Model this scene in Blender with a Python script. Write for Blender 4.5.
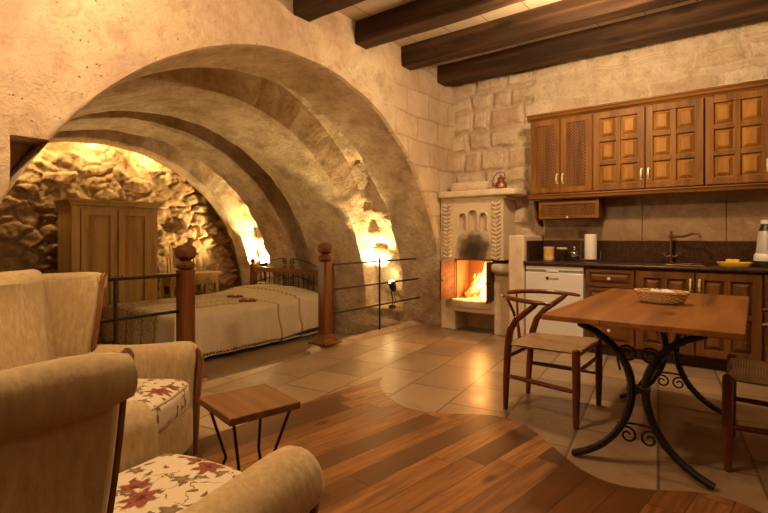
import bpy, bmesh, math, random
from mathutils import Vector, Matrix, noise
random.seed(7)
PI = math.pi
scene = bpy.context.scene
COL = scene.collection
for o in list(bpy.data.objects):
    bpy.data.objects.remove(o)

# ------------------------------------------------------------------ camera
cam_data = bpy.data.cameras.new('camera')
cam = bpy.data.objects.new('camera', cam_data)
COL.objects.link(cam)
cam.location = (0, 0, 1.15)
cam.rotation_euler = (PI / 2, 0, math.radians(37.5))
cam_data.sensor_width = 36.0
cam_data.lens = 36.0 * 485 / 768
cam_data.shift_y = -20.5 / 768
cam_data.clip_start = 0.02
scene.camera = cam

# ------------------------------------------------------------------ world, exposure, light
world = bpy.data.worlds.new('world')
scene.world = world
world.use_nodes = True
world.node_tree.nodes['Background'].inputs[0].default_value = (1.0, 0.75, 0.5, 1)
world.node_tree.nodes['Background'].inputs[1].default_value = 0.0
scene.view_settings.view_transform = 'Standard'
scene.view_settings.look = 'None'
scene.view_settings.exposure = 0.0
scene.view_settings.gamma = 1.0
scene.view_settings.use_curve_mapping = False
scene.cycles.use_denoising = True
scene.cycles.max_bounces = 8
scene.cycles.diffuse_bounces = 5
scene.cycles.sample_clamp_indirect = 4.0


def point_light(name, loc, power, color, radius=0.1):
    d = bpy.data.lights.new(name, 'POINT')
    d.energy = power
    d.color = color
    d.shadow_soft_size = radius
    o = bpy.data.objects.new(name, d)
    o.location = loc
    COL.objects.link(o)
    return o


def spot_light(name, loc, target, power, color, angle, blend=0.6, radius=0.04):
    d = bpy.data.lights.new(name, 'SPOT')
    d.energy = power
    d.color = color
    d.spot_size = math.radians(angle)
    d.spot_blend = blend
    d.shadow_soft_size = radius
    o = bpy.data.objects.new(name, d)
    o.location = loc
    o.rotation_euler = (Vector(target) - Vector(loc)).to_track_quat('-Z', 'Y').to_euler()
    COL.objects.link(o)
    return o


WARM = (1.0, 0.68, 0.36)
GOLD = (1.0, 0.73, 0.31)
point_light('kitchen_lamp_light', (-1.1, 3.75, 2.76), 135, WARM, 0.10)
point_light('sitting_lamp_light', (-1.85, 0.6, 3.05), 155, WARM, 0.10)
point_light('dining_fill_light', (1.2, 3.0, 2.85), 42, WARM, 0.15)  # added fill out of view, placed to brighten the right-hand chair
spot_light('niche_spot_light', (-4.30, 5.50, 0.60), (-4.44, 5.34, 1.9), 330, GOLD, 90, 0.6, 0.04)
spot_light('bedhead_spot_light', (-6.8, 5.47, 0.62), (-7.0, 4.3, 2.4), 2000, GOLD, 135, 0.7, 0.04)
spot_light('far_corner_fill_light', (-6.7, 0.95, 0.3), (-4.7, 3.2, 2.5), 260, GOLD, 76, 0.6, 0.06)  # added unseen fill that brightens the rib soffits from the left
point_light('niche_bulb_light', (-4.12, 5.50, 0.56), 3.5, GOLD, 0.03)
point_light('bedhead_bulb_light', (-6.76, 5.40, 0.72), 9, GOLD, 0.03)
for _y, _z in ((2.2, 2.42), (3.0, 2.5), (3.8, 2.38)):
    point_light('vault_end_light', (-7.43, _y, _z), 28, GOLD, 0.06)
point_light('fire_light', (-2.6, 5.3, 0.62), 26, (1.0, 0.5, 0.14), 0.06)

# ------------------------------------------------------------------ node helpers


class NT:
    def __init__(self, name):
        self.mat = bpy.data.materials.new(name)
        self.mat.use_nodes = True
        self.t = self.mat.node_tree
        self.t.nodes.clear()
        self.out = self.n('ShaderNodeOutputMaterial')
        self._tc = None

    def n(self, kind, **kw):
        nd = self.t.nodes.new(kind)
        for k, v in kw.items():
            setattr(nd, k, v)
        return nd

    def link(self, a, b):
        self.t.links.new(a, b)

    def put(self, sock, v):
        if isinstance(v, bpy.types.NodeSocket):
            self.link(v, sock)
        elif isinstance(v, (tuple, list)) and len(v) == 3 and sock.type == 'RGBA':
            sock.default_value = (*v, 1)
        else:
            sock.default_value = v

    def obj(self):
        if self._tc is None:
            self._tc = self.n('ShaderNodeTexCoord')
        return self._tc.outputs['Object']

    def mapping(self, scale=(1, 1, 1), rot=(0, 0, 0), loc=(0, 0, 0), vec=None):
        m = self.n('ShaderNodeMapping')
        self.link(vec or self.obj(), m.inputs[0])
        m.inputs['Scale'].default_value = scale
        m.inputs['Rotation'].default_value = rot
        m.inputs['Location'].default_value = loc
        return m.outputs[0]

    def noise(self, scale, detail=4, rough=0.55, vec=None, dist=0.0, out=0):
        m = self.n('ShaderNodeTexNoise')
        self.link(vec or self.obj(), m.inputs['Vector'])
        m.inputs['Scale'].default_value = scale
        m.inputs['Detail'].default_value = detail
        m.inputs['Roughness'].default_value = rough
        m.inputs['Distortion'].default_value = dist
        return m.outputs[out]

    def voronoi(self, scale, vec=None, feature='F1', out='Distance', rnd=1.0, dims='3D'):
        m = self.n('ShaderNodeTexVoronoi', feature=feature, voronoi_dimensions=dims)
        self.link(vec or self.obj(), m.inputs['Vector'])
        m.inputs['Scale'].default_value = scale
        m.inputs['Randomness'].default_value = rnd
        return m.outputs[out] if out else m

    def ramp(self, fac, stops, interp='LINEAR'):
        r = self.n('ShaderNodeValToRGB')
        cr = r.color_ramp
        cr.interpolation = interp
        while len(cr.elements) < len(stops):
            cr.elements.new(0.5)
        for e, (p, c) in zip(cr.elements, stops):
            e.position = p
            e.color = (*c, 1) if len(c) == 3 else c
        self.put(r.inputs[0], fac)
        return r.outputs[0]

    def mix(self, fac, a, b, mode='MIX'):
        m = self.n('ShaderNodeMix', data_type='RGBA', blend_type=mode)
        self.put(m.inputs[0], fac)
        self.put(m.inputs[6], a)
        self.put(m.inputs[7], b)
        return m.outputs[2]

    def math(self, op, a, b=None, c=None, clamp=False):
        m = self.n('ShaderNodeMath', operation=op)
        m.use_clamp = clamp
        self.put(m.inputs[0], a)
        if b is not None:
            self.put(m.inputs[1], b)
        if c is not None:
            self.put(m.inputs[2], c)
        return m.outputs[0]

    def vmath(self, op, a, b=None):
        m = self.n('ShaderNodeVectorMath', operation=op)
        self.put(m.inputs[0], a)
        if b is not None:
            self.put(m.inputs[1], b)
        return m.outputs[0] if op not in ('LENGTH', 'DOT_PRODUCT', 'DISTANCE') else m.outputs[1]

    def sep(self, v):
        s = self.n('ShaderNodeSeparateXYZ')
        self.link(v, s.inputs[0])
        return s.outputs

    def comb(self, x, y, z):
        s = self.n('ShaderNodeCombineXYZ')
        for i, v in enumerate((x, y, z)):
            self.put(s.inputs[i], v)
        return s.outputs[0]

    def brick(self, vec, w, h, mortar, c1, c2, cm, offset=0.5, smooth=0.1, bias=0.0, freq=2, squash=1.0, sfreq=2):
        b = self.n('ShaderNodeTexBrick')
        b.offset = offset
        b.offset_frequency = freq
        b.squash = squash
        b.squash_frequency = sfreq
        self.link(vec, b.inputs['Vector'])
        b.inputs['Scale'].default_value = 1.0
        b.inputs['Brick Width'].default_value = w
        b.inputs['Row Height'].default_value = h
        b.inputs['Mortar Size'].default_value = mortar
        b.inputs['Mortar Smooth'].default_value = smooth
        b.inputs['Bias'].default_value = bias
        self.put(b.inputs['Color1'], c1)
        self.put(b.inputs['Color2'], c2)
        self.put(b.inputs['Mortar'], cm)
        return b.outputs['Color'], b.outputs['Fac']

    def bump(self, height, strength=0.3, dist=0.02):
        b = self.n('ShaderNodeBump')
        b.inputs['Strength'].default_value = strength
        b.inputs['Distance'].default_value = dist
        self.put(b.inputs['Height'], height)
        return b.outputs[0]

    def done(self, color, rough=0.6, normal=None, metal=0.0, emit=None, emit_s=0.0, spec=0.5, trans=0.0, sheen=0.0, coat=0.0):
        p = self.n('ShaderNodeBsdfPrincipled')
        self.put(p.inputs['Base Color'], color)
        self.put(p.inputs['Roughness'], rough)
        p.inputs['Metallic'].default_value = metal
        p.inputs['Specular IOR Level'].default_value = spec
        p.inputs['Transmission Weight'].default_value = trans
        p.inputs['Sheen Weight'].default_value = sheen
        p.inputs['Coat Weight'].default_value = coat
        if normal is not None:
            self.link(normal, p.inputs['Normal'])
        if emit is not None:
            self.put(p.inputs['Emission Color'], emit)
            p.inputs['Emission Strength'].default_value = emit_s
        self.link(p.outputs[0], self.out.inputs[0])
        return self.mat


def plain(name, c, rough=0.5, metal=0.0, **kw):
    return NT(name).done(c, rough, None, metal, **kw)


def wood(name, dark, mid, light, axis='z', scale=1.0, rough=0.42, coat=0.0, knots=0.0):
    t = NT(name)
    s = {'x': (1.2, 14, 14), 'y': (14, 1.2, 14), 'z': (14, 14, 1.2)}[axis]
    s = tuple(v * scale for v in s)
    v = t.mapping(s)
    g = t.noise(1.0, 5, 0.6, v, 0.6)
    big = t.noise(2.2 * scale, 2, 0.5)
    c = t.ramp(g, [(0.28, dark), (0.5, mid), (0.72, light)])
    c = t.mix(t.math('MULTIPLY', big, 0.45), c, dark)
    if knots:
        k = t.voronoi(3.2, t.mapping(tuple(0.35 if a == axis else 1 for a in 'xyz')))
        k2 = t.ramp(k, [(0.0, (1, 1, 1)), (0.09, (1, 1, 1)), (0.16, (0, 0, 0))])
        c = t.mix(t.math('MULTIPLY', k2, knots), c, tuple(q * 0.3 for q in dark))
    return t.done(c, rough, t.bump(g, 0.15, 0.004), coat=coat, spec=0.22)


# ------------------------------------------------------------------ mesh helpers

def bm_new():
    return bmesh.new()


def build(name, bm, mat, parent=None, smooth=False, bevel=0.0, seg=2, sub=0, loc=None, angle=40):
    bmesh.ops.remove_doubles(bm, verts=bm.verts, dist=1e-6)
    bmesh.ops.recalc_face_normals(bm, faces=bm.faces)
    me = bpy.data.meshes.new(name)
    bm.to_mesh(me)
    bm.free()
    if isinstance(mat, (list, tuple)):
        for m in mat:
            me.materials.append(m)
    else:
        me.materials.append(mat)
    if smooth:
        for p in me.polygons:
            p.use_smooth = True
        if angle:
            me.set_sharp_from_angle(angle=math.radians(angle))
    o = bpy.data.objects.new(name, me)
    COL.objects.link(o)
    if parent is not None:
        o.parent = parent
    if loc is not None:
        o.location = loc
    if bevel:
        m = o.modifiers.new('bevel', 'BEVEL')
        m.width = bevel
        m.segments = seg
        m.limit_method = 'ANGLE'
        m.angle_limit = math.radians(35)
        m.harden_normals = False
        if seg > 1:
            for p in me.polygons:
                p.use_smooth = True
            me.set_sharp_from_angle(angle=math.radians(50))
    if sub:
        m = o.modifiers.new('subdivision', 'SUBSURF')
        m.levels = sub
        m.render_levels = sub
    return o


def tag(o, label, cat, group=None):
    o['label'] = label
    o['category'] = cat
    if group:
        o['group'] = group
    return o


def thing(name, label, cat, loc=(0, 0, 0), rotz=0.0, group=None):
    o = bpy.data.objects.new(name, None)
    o.empty_display_size = 0.1
    COL.objects.link(o)
    o.location = loc
    o.rotation_euler = (0, 0, rotz)
    return tag(o, label, cat, group)


def struct(o):
    o['kind'] = 'structure'
    return o


def box(bm, x0, x1, y0, y1, z0, z1):
    vs = [bm.verts.new((x, y, z)) for x in (x0, x1) for y in (y0, y1) for z in (z0, z1)]
    for f in ((0, 1, 3, 2), (4, 6, 7, 5), (0, 4, 5, 1), (2, 3, 7, 6), (0, 2, 6, 4), (1, 5, 7, 3)):
        bm.faces.new([vs[i] for i in f])
    return vs


def obox(bm, c, size, rot=None):
    vs = box(bm, -size[0] / 2, size[0] / 2, -size[1] / 2, size[1] / 2, -size[2] / 2, size[2] / 2)
    for v in vs:
        v.co = (rot @ v.co if rot else v.co) + Vector(c)
    return vs


def bar(bm, p0, p1, w, h, up=(0, 0, 1)):
    p0, p1 = Vector(p0), Vector(p1)
    d = (p1 - p0).normalized()
    u = Vector(up)
    if abs(d.dot(u)) > 0.98:
        u = Vector((1, 0, 0))
    s = d.cross(u).normalized()
    u = s.cross(d)
    r = []
    for p in (p0, p1):
        r.append([bm.verts.new(p + s * a * w / 2 + u * b * h / 2) for a, b in ((-1, -1), (1, -1), (1, 1), (-1, 1))])
    bm.faces.new(r[0][::-1])
    bm.faces.new(r[1])
    for i in range(4):
        bm.faces.new((r[0][i], r[0][(i + 1) % 4], r[1][(i + 1) % 4], r[1][i]))


def loft(bm, rings, closed=True, cap=True):
    rs = [[bm.verts.new(p) for p in r] for r in rings]
    n = len(rs[0])
    for a, b in zip(rs, rs[1:]):
        for i in range(n if closed else n - 1):
            j = (i + 1) % n
            bm.faces.new((a[i], a[j], b[j], b[i]))
    if cap and closed:
        bm.faces.new(rs[0][::-1])
        bm.faces.new(rs[-1])
    return rs


def tube(bm, pts, r, seg=8, cap=True, flat=None, up=None):
    """tube along pts; r a number or a list; flat=(a, b) squeezes the section along (side, up)"""
    pts = [Vector(p) for p in pts]
    n = len(pts)
    rr = r if isinstance(r, (list, tuple)) else [r] * n
    fa, fb = flat or (1, 1)
    T = []
    for i in range(n):
        T.append((pts[min(i + 1, n - 1)] - pts[max(i - 1, 0)]).normalized())
    ref = Vector(up) if up else (Vector((0, 0, 1)) if abs(T[0].z) < 0.9 else Vector((1, 0, 0)))
    N = (ref - T[0] * ref.dot(T[0])).normalized()
    rings = []
    for i in range(n):
        if up:
            ref2 = Vector(up)
            N2 = ref2 - T[i] * ref2.dot(T[i])
            N = N2.normalized() if N2.length > 1e-4 else N
        else:
            N = (N - T[i] * N.dot(T[i])).normalized()
        B = T[i].cross(N)
        rings.append([pts[i] + (B * math.cos(2 * PI * (k + .5) / seg) * fa + N * math.sin(2 * PI * (k + .5) / seg) * fb) * rr[i] for k in range(seg)])
    loft(bm, rings, True, cap)


def lathe(bm, prof, c=(0, 0, 0), seg=20, sx=1.0, sy=1.0):
    c = Vector(c)
    rings = []
    for r, z in prof:
        rings.append([c + Vector((max(r, 1e-4) * math.cos(2 * PI * k / seg) * sx, max(r, 1e-4) * math.sin(2 * PI * k / seg) * sy, z)) for k in range(seg)])
    loft(bm, rings)


def prism(bm, poly, a, b, axis='y'):
    """poly: 2-D outline; extruded from a to b along axis"""
    def P(u, v, d):
        return {'y': (u, d, v), 'x': (d, u, v), 'z': (u, v, d)}[axis]
    loft(bm, [[P(u, v, a) for u, v in poly], [P(u, v, b) for u, v in poly]])


def frustum(bm, x0, x1, z0, z1, y0, y1, inset):
    """raised panel standing on the plane y0, top at y1 shrunk by inset"""
    a = [(x0, y0, z0), (x1, y0, z0), (x1, y0, z1), (x0, y0, z1)]
    b = [(x0 + inset, y1, z0 + inset), (x1 - inset, y1, z0 + inset), (x1 - inset, y1, z1 - inset), (x0 + inset, y1, z1 - inset)]
    loft(bm, [a, b])


def grid(bm, f, nu, nv):
    vs = [[bm.verts.new(f(i / nu, j / nv)) for j in range(nv + 1)] for i in range(nu + 1)]
    for i in range(nu):
        for j in range(nv):
            bm.faces.new((vs[i][j], vs[i + 1][j], vs[i + 1][j + 1], vs[i][j + 1]))
    return vs


def rbox(bm, c, size, r, n=6, bulge=0.0, pw=None):
    """soft cushion-like rounded box"""
    hx, hy, hz = (s / 2 for s in size)
    bm2 = bmesh.new()
    bmesh.ops.create_cube(bm2, size=2)
    bmesh.ops.subdivide_edges(bm2, edges=bm2.edges, cuts=n * 2, use_grid_fill=True)
    for v in bm2.verts:
        p = Vector((v.co.x * hx, v.co.y * hy, v.co.z * hz))
        q = Vector((max(-hx + r, min(hx - r, p.x)), max(-hy + r, min(hy - r, p.y)), max(-hz + r, min(hz - r, p.z))))
        d = p - q
        if d.length > 1e-6:
            p = q + d.normalized() * r
        if bulge:
            k = (1 - (p.x / hx) ** 2) * (1 - (p.y / hy) ** 2)
            p.z += math.copysign(bulge, p.z) * max(k, 0)
        v.co = p + Vector(c)
    idx = {v: bm.verts.new(v.co) for v in bm2.verts}
    for f in bm2.faces:
        bm.faces.new([idx[v] for v in f.verts])
    bm2.free()


def smooth01(a, b, x):
    t = max(0.0, min(1.0, (x - a) / (b - a)))
    return t * t * (3 - 2 * t)


def fbm(x, y, z, o=4):
    return noise.fractal(Vector((x, y, z)), 1.0, 2.0, o)


def spiral(cx, cz, r0, r1, a0, turns, n=26):
    out = []
    for i in range(n + 1):
        t = i / n
        a = a0 + turns * 2 * PI * t
        r = r0 + (r1 - r0) * t
        out.append((cx + r * math.cos(a), cz + r * math.sin(a)))
    return out


def copy_tree(o, parent=None):
    c = o.copy()
    COL.objects.link(c)
    if parent is not None:
        c.parent = parent
    for ch in list(o.children):
        copy_tree(ch, c)
    return c

# ------------------------------------------------------------------ materials of the shell
def mk_plaster():
    t = NT('rough_plaster')
    big = t.noise(0.9, 5, 0.65, dist=0.6)
    mid = t.noise(4.5, 6, 0.7, dist=0.4)
    grit = t.noise(22, 5, 0.75)
    fine = t.noise(70, 3, 0.75)
    c = t.ramp(big, [(0.36, (0.49, 0.325, 0.225)), (0.47, (0.60, 0.44, 0.315)), (0.56, (0.68, 0.53, 0.355)), (0.66, (0.74, 0.635, 0.44))])
    c = t.mix(t.ramp(mid, [(0.36, (0.65, 0.65, 0.65)), (0.5, (0, 0, 0))]), c, (0.44, 0.30, 0.20))
    c = t.mix(t.ramp(grit, [(0.34, (0.4, 0.4, 0.4)), (0.46, (0, 0, 0))]), c, (0.40, 0.28, 0.19))
    pits = t.ramp(t.voronoi(20), [(0.07, (1, 1, 1)), (0.15, (0, 0, 0))])
    pm = t.math('MULTIPLY', pits, t.ramp(t.noise(2.6, 3), [(0.48, (0, 0, 0)), (0.6, (1, 1, 1))]))
    c = t.mix(t.math('MULTIPLY', pm, 0.7), c, (0.15, 0.09, 0.05))
    h = t.math('ADD', t.math('MULTIPLY', mid, 0.8), t.math('ADD', t.math('MULTIPLY', grit, 0.35), t.math('MULTIPLY', fine, 0.15)))
    # worn ashlar joints showing towards the kitchen corner
    s = t.sep(t.obj())
    wob = t.noise(3.0, 3)
    bv = t.comb(t.math('ADD', s[1], t.math('MULTIPLY', wob, 0.12)), t.math('ADD', s[2], t.math('MULTIPLY', wob, 0.10)), 0.0)
    bc, bf = t.brick(bv, 0.46, 0.29, 0.012, (0.0, 0.0, 0.0), (1.0, 1.0, 1.0), (0.5, 0.5, 0.5), smooth=0.4)
    msk = t.ramp(t.math('MULTIPLY', s[1], 0.2), [(0.80, (0, 0, 0)), (0.9, (1, 1, 1))])
    c = t.mix(t.math('MULTIPLY', msk, 0.35), c, t.mix(bc, (0.50, 0.36, 0.24), (0.78, 0.66, 0.47)))
    bj = t.math('MULTIPLY', msk, bf)
    c = t.mix(t.math('MULTIPLY', bj, 0.28), c, (0.36, 0.25, 0.16))
    h = t.math('SUBTRACT', h, t.math('ADD', t.math('MULTIPLY', pm, 0.4), t.math('MULTIPLY', bj, 0.4)))
    return t.done(c, 0.92, t.bump(h, 0.75, 0.04), spec=0.1)


def mk_rib():
    t = NT('chiselled_limestone')
    mid = t.noise(4, 5, 0.65)
    st = t.noise(1.0, 4, 0.7, t.mapping((16, 22, 22), (0, 0.5, 0.3)))
    fine = t.noise(50, 3, 0.7)
    c = t.ramp(mid, [(0.33, (0.34, 0.24, 0.155)), (0.5, (0.50, 0.375, 0.25)), (0.68, (0.62, 0.49, 0.345))])
    c = t.mix(t.ramp(st, [(0.36, (0.5, 0.5, 0.5)), (0.5, (0, 0, 0))]), c, (0.31, 0.215, 0.135))
    h = t.math('ADD', t.math('MULTIPLY', st, 0.4), t.math('ADD', mid, t.math('MULTIPLY', fine, 0.3)))
    return t.done(c, 0.92, t.bump(h, 0.9, 0.05), spec=0.15)


def mk_block():
    """dressed stone blocks: mortar tone from the mesh's block mask"""
    t = NT('tuff_blocks')
    a = t.n('ShaderNodeAttribute', attribute_name='stone')
    mid = t.noise(7, 5, 0.65)
    fine = t.noise(45, 4, 0.7)
    c = t.ramp(a.outputs['Fac'], [(0.0, (0.58, 0.45, 0.325)), (0.35, (0.70, 0.57, 0.42)), (0.6, (0.56, 0.40, 0.27)), (0.8, (0.74, 0.62, 0.46)), (1.0, (0.66, 0.51, 0.36))])
    c = t.mix(t.ramp(mid, [(0.36, (0.6, 0.6, 0.6)), (0.52, (0, 0, 0))]), c, (0.44, 0.315, 0.205))
    c = t.mix(t.ramp(t.noise(26, 4, 0.75), [(0.34, (0.5, 0.5, 0.5)), (0.46, (0, 0, 0))]), c, (0.36, 0.25, 0.16))
    pits = t.ramp(t.voronoi(14), [(0.05, (1, 1, 1)), (0.14, (0, 0, 0))])
    pm = t.math('MULTIPLY', pits, t.ramp(t.noise(4, 2), [(0.5, (0, 0, 0)), (0.62, (1, 1, 1))]))
    c = t.mix(t.math('MULTIPLY', pm, 0.55), c, (0.2, 0.13, 0.08))
    h = t.math('ADD', mid, t.math('MULTIPLY', fine, 0.4))
    return t.done(c, 0.92, t.bump(h, 0.85, 0.04), spec=0.15)


def mk_rubble():
    t = NT('rubble_stone')
    a = t.n('ShaderNodeAttribute', attribute_name='stone')
    mid = t.noise(9, 5, 0.65)
    fine = t.noise(40, 4, 0.7)
    c = t.ramp(a.outputs['Fac'], [(0.0, (0.24, 0.15, 0.075)), (0.25, (0.40, 0.26, 0.13)), (0.5, (0.48, 0.34, 0.19)), (0.75, (0.33, 0.18, 0.085)), (1.0, (0.52, 0.38, 0.22))])
    c = t.mix(t.ramp(mid, [(0.35, (0.7, 0.7, 0.7)), (0.6, (0, 0, 0))]), c, (0.21, 0.13, 0.065))
    h = t.math('ADD', mid, t.math('MULTIPLY', fine, 0.4))
    return t.done(c, 0.92, t.bump(h, 0.7, 0.035), spec=0.25)


def mk_tiles(name, w, h, rot, c1, c2, cm, rough, offs=0.5):
    t = NT(name)
    v = t.mapping((1, 1, 1), (0, 0, rot))
    d = t.noise(1.2, 2, 0.5)
    v2 = t.vmath('ADD', v, t.vmath('MULTIPLY', t.n('ShaderNodeCombineXYZ').outputs[0], (0, 0, 0)))
    col, fac = t.brick(v2, w, h, 0.008, c1, c2, cm, offs, 0.3, 0.0, 2, 0.72, 3)
    n1 = t.noise(3.2, 5, 0.62, dist=0.8)
    n2 = t.noise(22, 4, 0.6)
    col = t.mix(t.ramp(n1, [(0.36, (0.4, 0.4, 0.4)), (0.56, (0, 0, 0))]), col, tuple(q * 0.7 for q in c1))
    col = t.mix(fac, col, cm)
    col = t.mix(t.ramp(n2, [(0.55, (0, 0, 0)), (0.75, (0.35, 0.35, 0.35))]), col, tuple(min(1, q * 1.25) for q in c2))
    r = t.math('ADD', t.math('MULTIPLY', n1, 0.3), rough)
    hgt = t.math('SUBTRACT', t.math('ADD', t.math('MULTIPLY', n1, 0.5), t.math('MULTIPLY', d, 0.7)), t.math('MULTIPLY', fac, 0.9))
    return t.done(col, r, t.bump(hgt, 0.35, 0.012))


def mk_planks():
    t = NT('reclaimed_oak_planks')
    v = t.mapping((1, 1, 1), (0, 0, math.radians(-82.5)))
    # a random tone for each plank
    s = t.sep(v)
    row = t.math('FLOOR', t.math('DIVIDE', s[1], 0.135))
    wn = t.n('ShaderNodeTexWhiteNoise', noise_dimensions='1D')
    t.link(row, wn.inputs['W'])
    along = t.math('DIVIDE', t.math('ADD', s[0], t.math('MULTIPLY', wn.outputs['Value'], 7.0)), 1.15)
    cell = t.math('FLOOR', along)
    wn2 = t.n('ShaderNodeTexWhiteNoise', noise_dimensions='2D')
    t.link(t.comb(row, cell, 0.0), wn2.inputs['Vector'])
    tone = wn2.outputs['Value']
    base = t.ramp(tone, [(0.0, (0.075, 0.030, 0.010)), (0.2, (0.16, 0.064, 0.018)), (0.5, (0.28, 0.115, 0.030)), (0.8, (0.33, 0.142, 0.039)), (1.0, (0.39, 0.18, 0.055))])
    gv = t.vmath('ADD', v, t.comb(t.math('MULTIPLY', tone, 9.0), 0.0, 0.0))
    g = t.noise(1.0, 5, 0.62, t.mapping((2.0, 26, 26), vec=gv), 0.8)
    c = t.mix(t.ramp(g, [(0.4, (0.75, 0.75, 0.75)), (0.62, (0, 0, 0))]), base, (0.095, 0.04, 0.016))
    kn = t.ramp(t.voronoi(2.6, t.mapping((0.7, 1.6, 1), vec=gv)), [(0.05, (1, 1, 1)), (0.13, (0, 0, 0))])
    c = t.mix(t.math('MULTIPLY', kn, 0.75), c, (0.03, 0.012, 0.006))
    fy = t.math('FRACT', t.math('DIVIDE', s[1], 0.135))
    fx = t.math('FRACT', along)
    ey = t.math('LESS_THAN', t.math('MINIMUM', fy, t.math('SUBTRACT', 1.0, fy)), 0.012)
    ex = t.math('LESS_THAN', t.math('MINIMUM', fx, t.math('SUBTRACT', 1.0, fx)), 0.0015)
    e = t.math('MAXIMUM', ey, ex)
    c = t.mix(e, c, (0.025, 0.011, 0.006))
    h = t.math('SUBTRACT', t.math('MULTIPLY', g, 0.4), e)
    r = t.math('ADD', t.math('MULTIPLY', g, 0.2), 0.27)
    return t.done(c, r, t.bump(h, 0.25, 0.006), spec=0.3)


def mk_ceiling():
    t = NT('pale_ceiling_boards')
    v = t.mapping((1, 1, 1), (0, 0, PI / 2))
    col, fac = t.brick(v, 3.0, 0.42, 0.006, (0.55, 0.44, 0.32), (0.60, 0.49, 0.36), (0.25, 0.17, 0.1))
    n = t.noise(3, 4, 0.6)
    col = t.mix(t.ramp(n, [(0.4, (0.4, 0.4, 0.4)), (0.6, (0, 0, 0))]), col, (0.45, 0.34, 0.22))
    return t.done(col, 0.85, t.bump(n, 0.2, 0.01), spec=0.2)


def mk_travertine():
    t = NT('travertine_splashback')
    n1 = t.noise(4, 6, 0.65, dist=1.5)
    n2 = t.noise(17, 5, 0.7)
    c = t.ramp(n1, [(0.3, (0.17, 0.098, 0.047)), (0.5, (0.27, 0.165, 0.085)), (0.7, (0.34, 0.22, 0.12))])
    c = t.mix(t.ramp(n2, [(0.57, (0, 0, 0)), (0.72, (0.5, 0.5, 0.5))]), c, (0.46, 0.34, 0.22))
    return t.done(c, 0.45, t.bump(n2, 0.15, 0.005))


def mk_granite():
    t = NT('brown_granite')
    n = t.noise(60, 4, 0.7)
    v = t.voronoi(90, out='Color')
    c = t.ramp(n, [(0.38, (0.026, 0.011, 0.007)), (0.56, (0.058, 0.025, 0.015)), (0.75, (0.12, 0.06, 0.038))])
    return t.done(c, 0.3, spec=0.3)


M = {}
M['plaster'] = mk_plaster()
M['dim'] = NT('low_bounce_brown').done((0.22, 0.15, 0.10), 0.9)  # dark tone invented for the unseen walls to cut bounced light
M['rib'] = mk_rib()
M['block'] = mk_block()
M['rubble'] = mk_rubble()
M['tiles'] = mk_tiles('travertine_floor_tiles', 0.62, 0.42, math.radians(82), (0.23, 0.15, 0.085), (0.43, 0.31, 0.195), (0.13, 0.08, 0.04), 0.2)
M['alcove_tiles'] = mk_tiles('dull_alcove_tiles', 0.6, 0.6, math.radians(86), (0.22, 0.145, 0.08), (0.28, 0.19, 0.11), (0.13, 0.08, 0.045), 0.3)
M['planks'] = mk_planks()
M['ceiling'] = mk_ceiling()
M['travertine'] = mk_travertine()
M['granite'] = mk_granite()
M['limestone'] = NT('smooth_limestone')
_t = M['limestone']
_n = _t.noise(9, 5, 0.65)
M['limestone'] = _t.done(_t.ramp(_n, [(0.3, (0.58, 0.455, 0.325)), (0.5, (0.68, 0.55, 0.405)), (0.7, (0.75, 0.625, 0.475))]), 0.85, _t.bump(_t.noise(40, 4, 0.7), 0.35, 0.01), spec=0.25)
M['beam'] = wood('dark_beam_wood', (0.02, 0.010, 0.005), (0.055, 0.026, 0.012), (0.14, 0.07, 0.03), 'x', 0.6, 0.6, knots=0.5)

# ------------------------------------------------------------------ floors
CURVE = [(-2.40, 3.10), (-2.38, 3.05), (-2.30, 2.94), (-2.18, 2.83), (-2.06, 2.75), (-1.957, 2.695), (-1.85, 2.66), (-1.75, 2.66), (-1.65, 2.69), (-1.52, 2.77), (-1.42, 2.84), (-1.32, 2.885), (-1.22, 2.89), (-1.12, 2.855), (-1.0, 2.77), (-0.88, 2.655), (-0.78, 2.56), (-0.68, 2.475), (-0.58, 2.43), (-0.48, 2.425), (-0.36, 2.48), (-0.25, 2.555), (-0.15, 2.595), (-0.06, 2.585), (0.03, 2.54), (0.15, 2.44), (0.28, 2.33), (0.45, 2.25), (0.7, 2.3), (1.0, 2.45), (1.4, 2.5), (1.9, 2.4)]
bm = bm_new()
box(bm, -3.45, 1.9, -1.7, 5.62, -0.3, 0.0)
struct(build('floor', bm, M['tiles']))
bm = bm_new()
poly = [(-2.52, -1.7), (-2.49, 1.5), (-2.465, 2.27), (-2.42, 3.08)] + CURVE + [(1.9, -1.7)]
prism(bm, poly, 0.0, 0.005, 'z')
struct(build('floor_planks', bm, M['planks']))
bm = bm_new()
box(bm, -7.9, -3.45, -0.6, 6.2, -0.4, -0.3)
struct(build('floor_alcove', bm, M['alcove_tiles']))

M['kerb'] = NT('worn_kerb_stone')
_t = M['kerb']
M['kerb'] = _t.done(_t.ramp(_t.noise(9, 5, 0.65), [(0.35, (0.33, 0.235, 0.145)), (0.65, (0.47, 0.35, 0.23))]), 0.8, _t.bump(_t.noise(30, 4, 0.7), 0.4, 0.01), spec=0.2)

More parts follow.
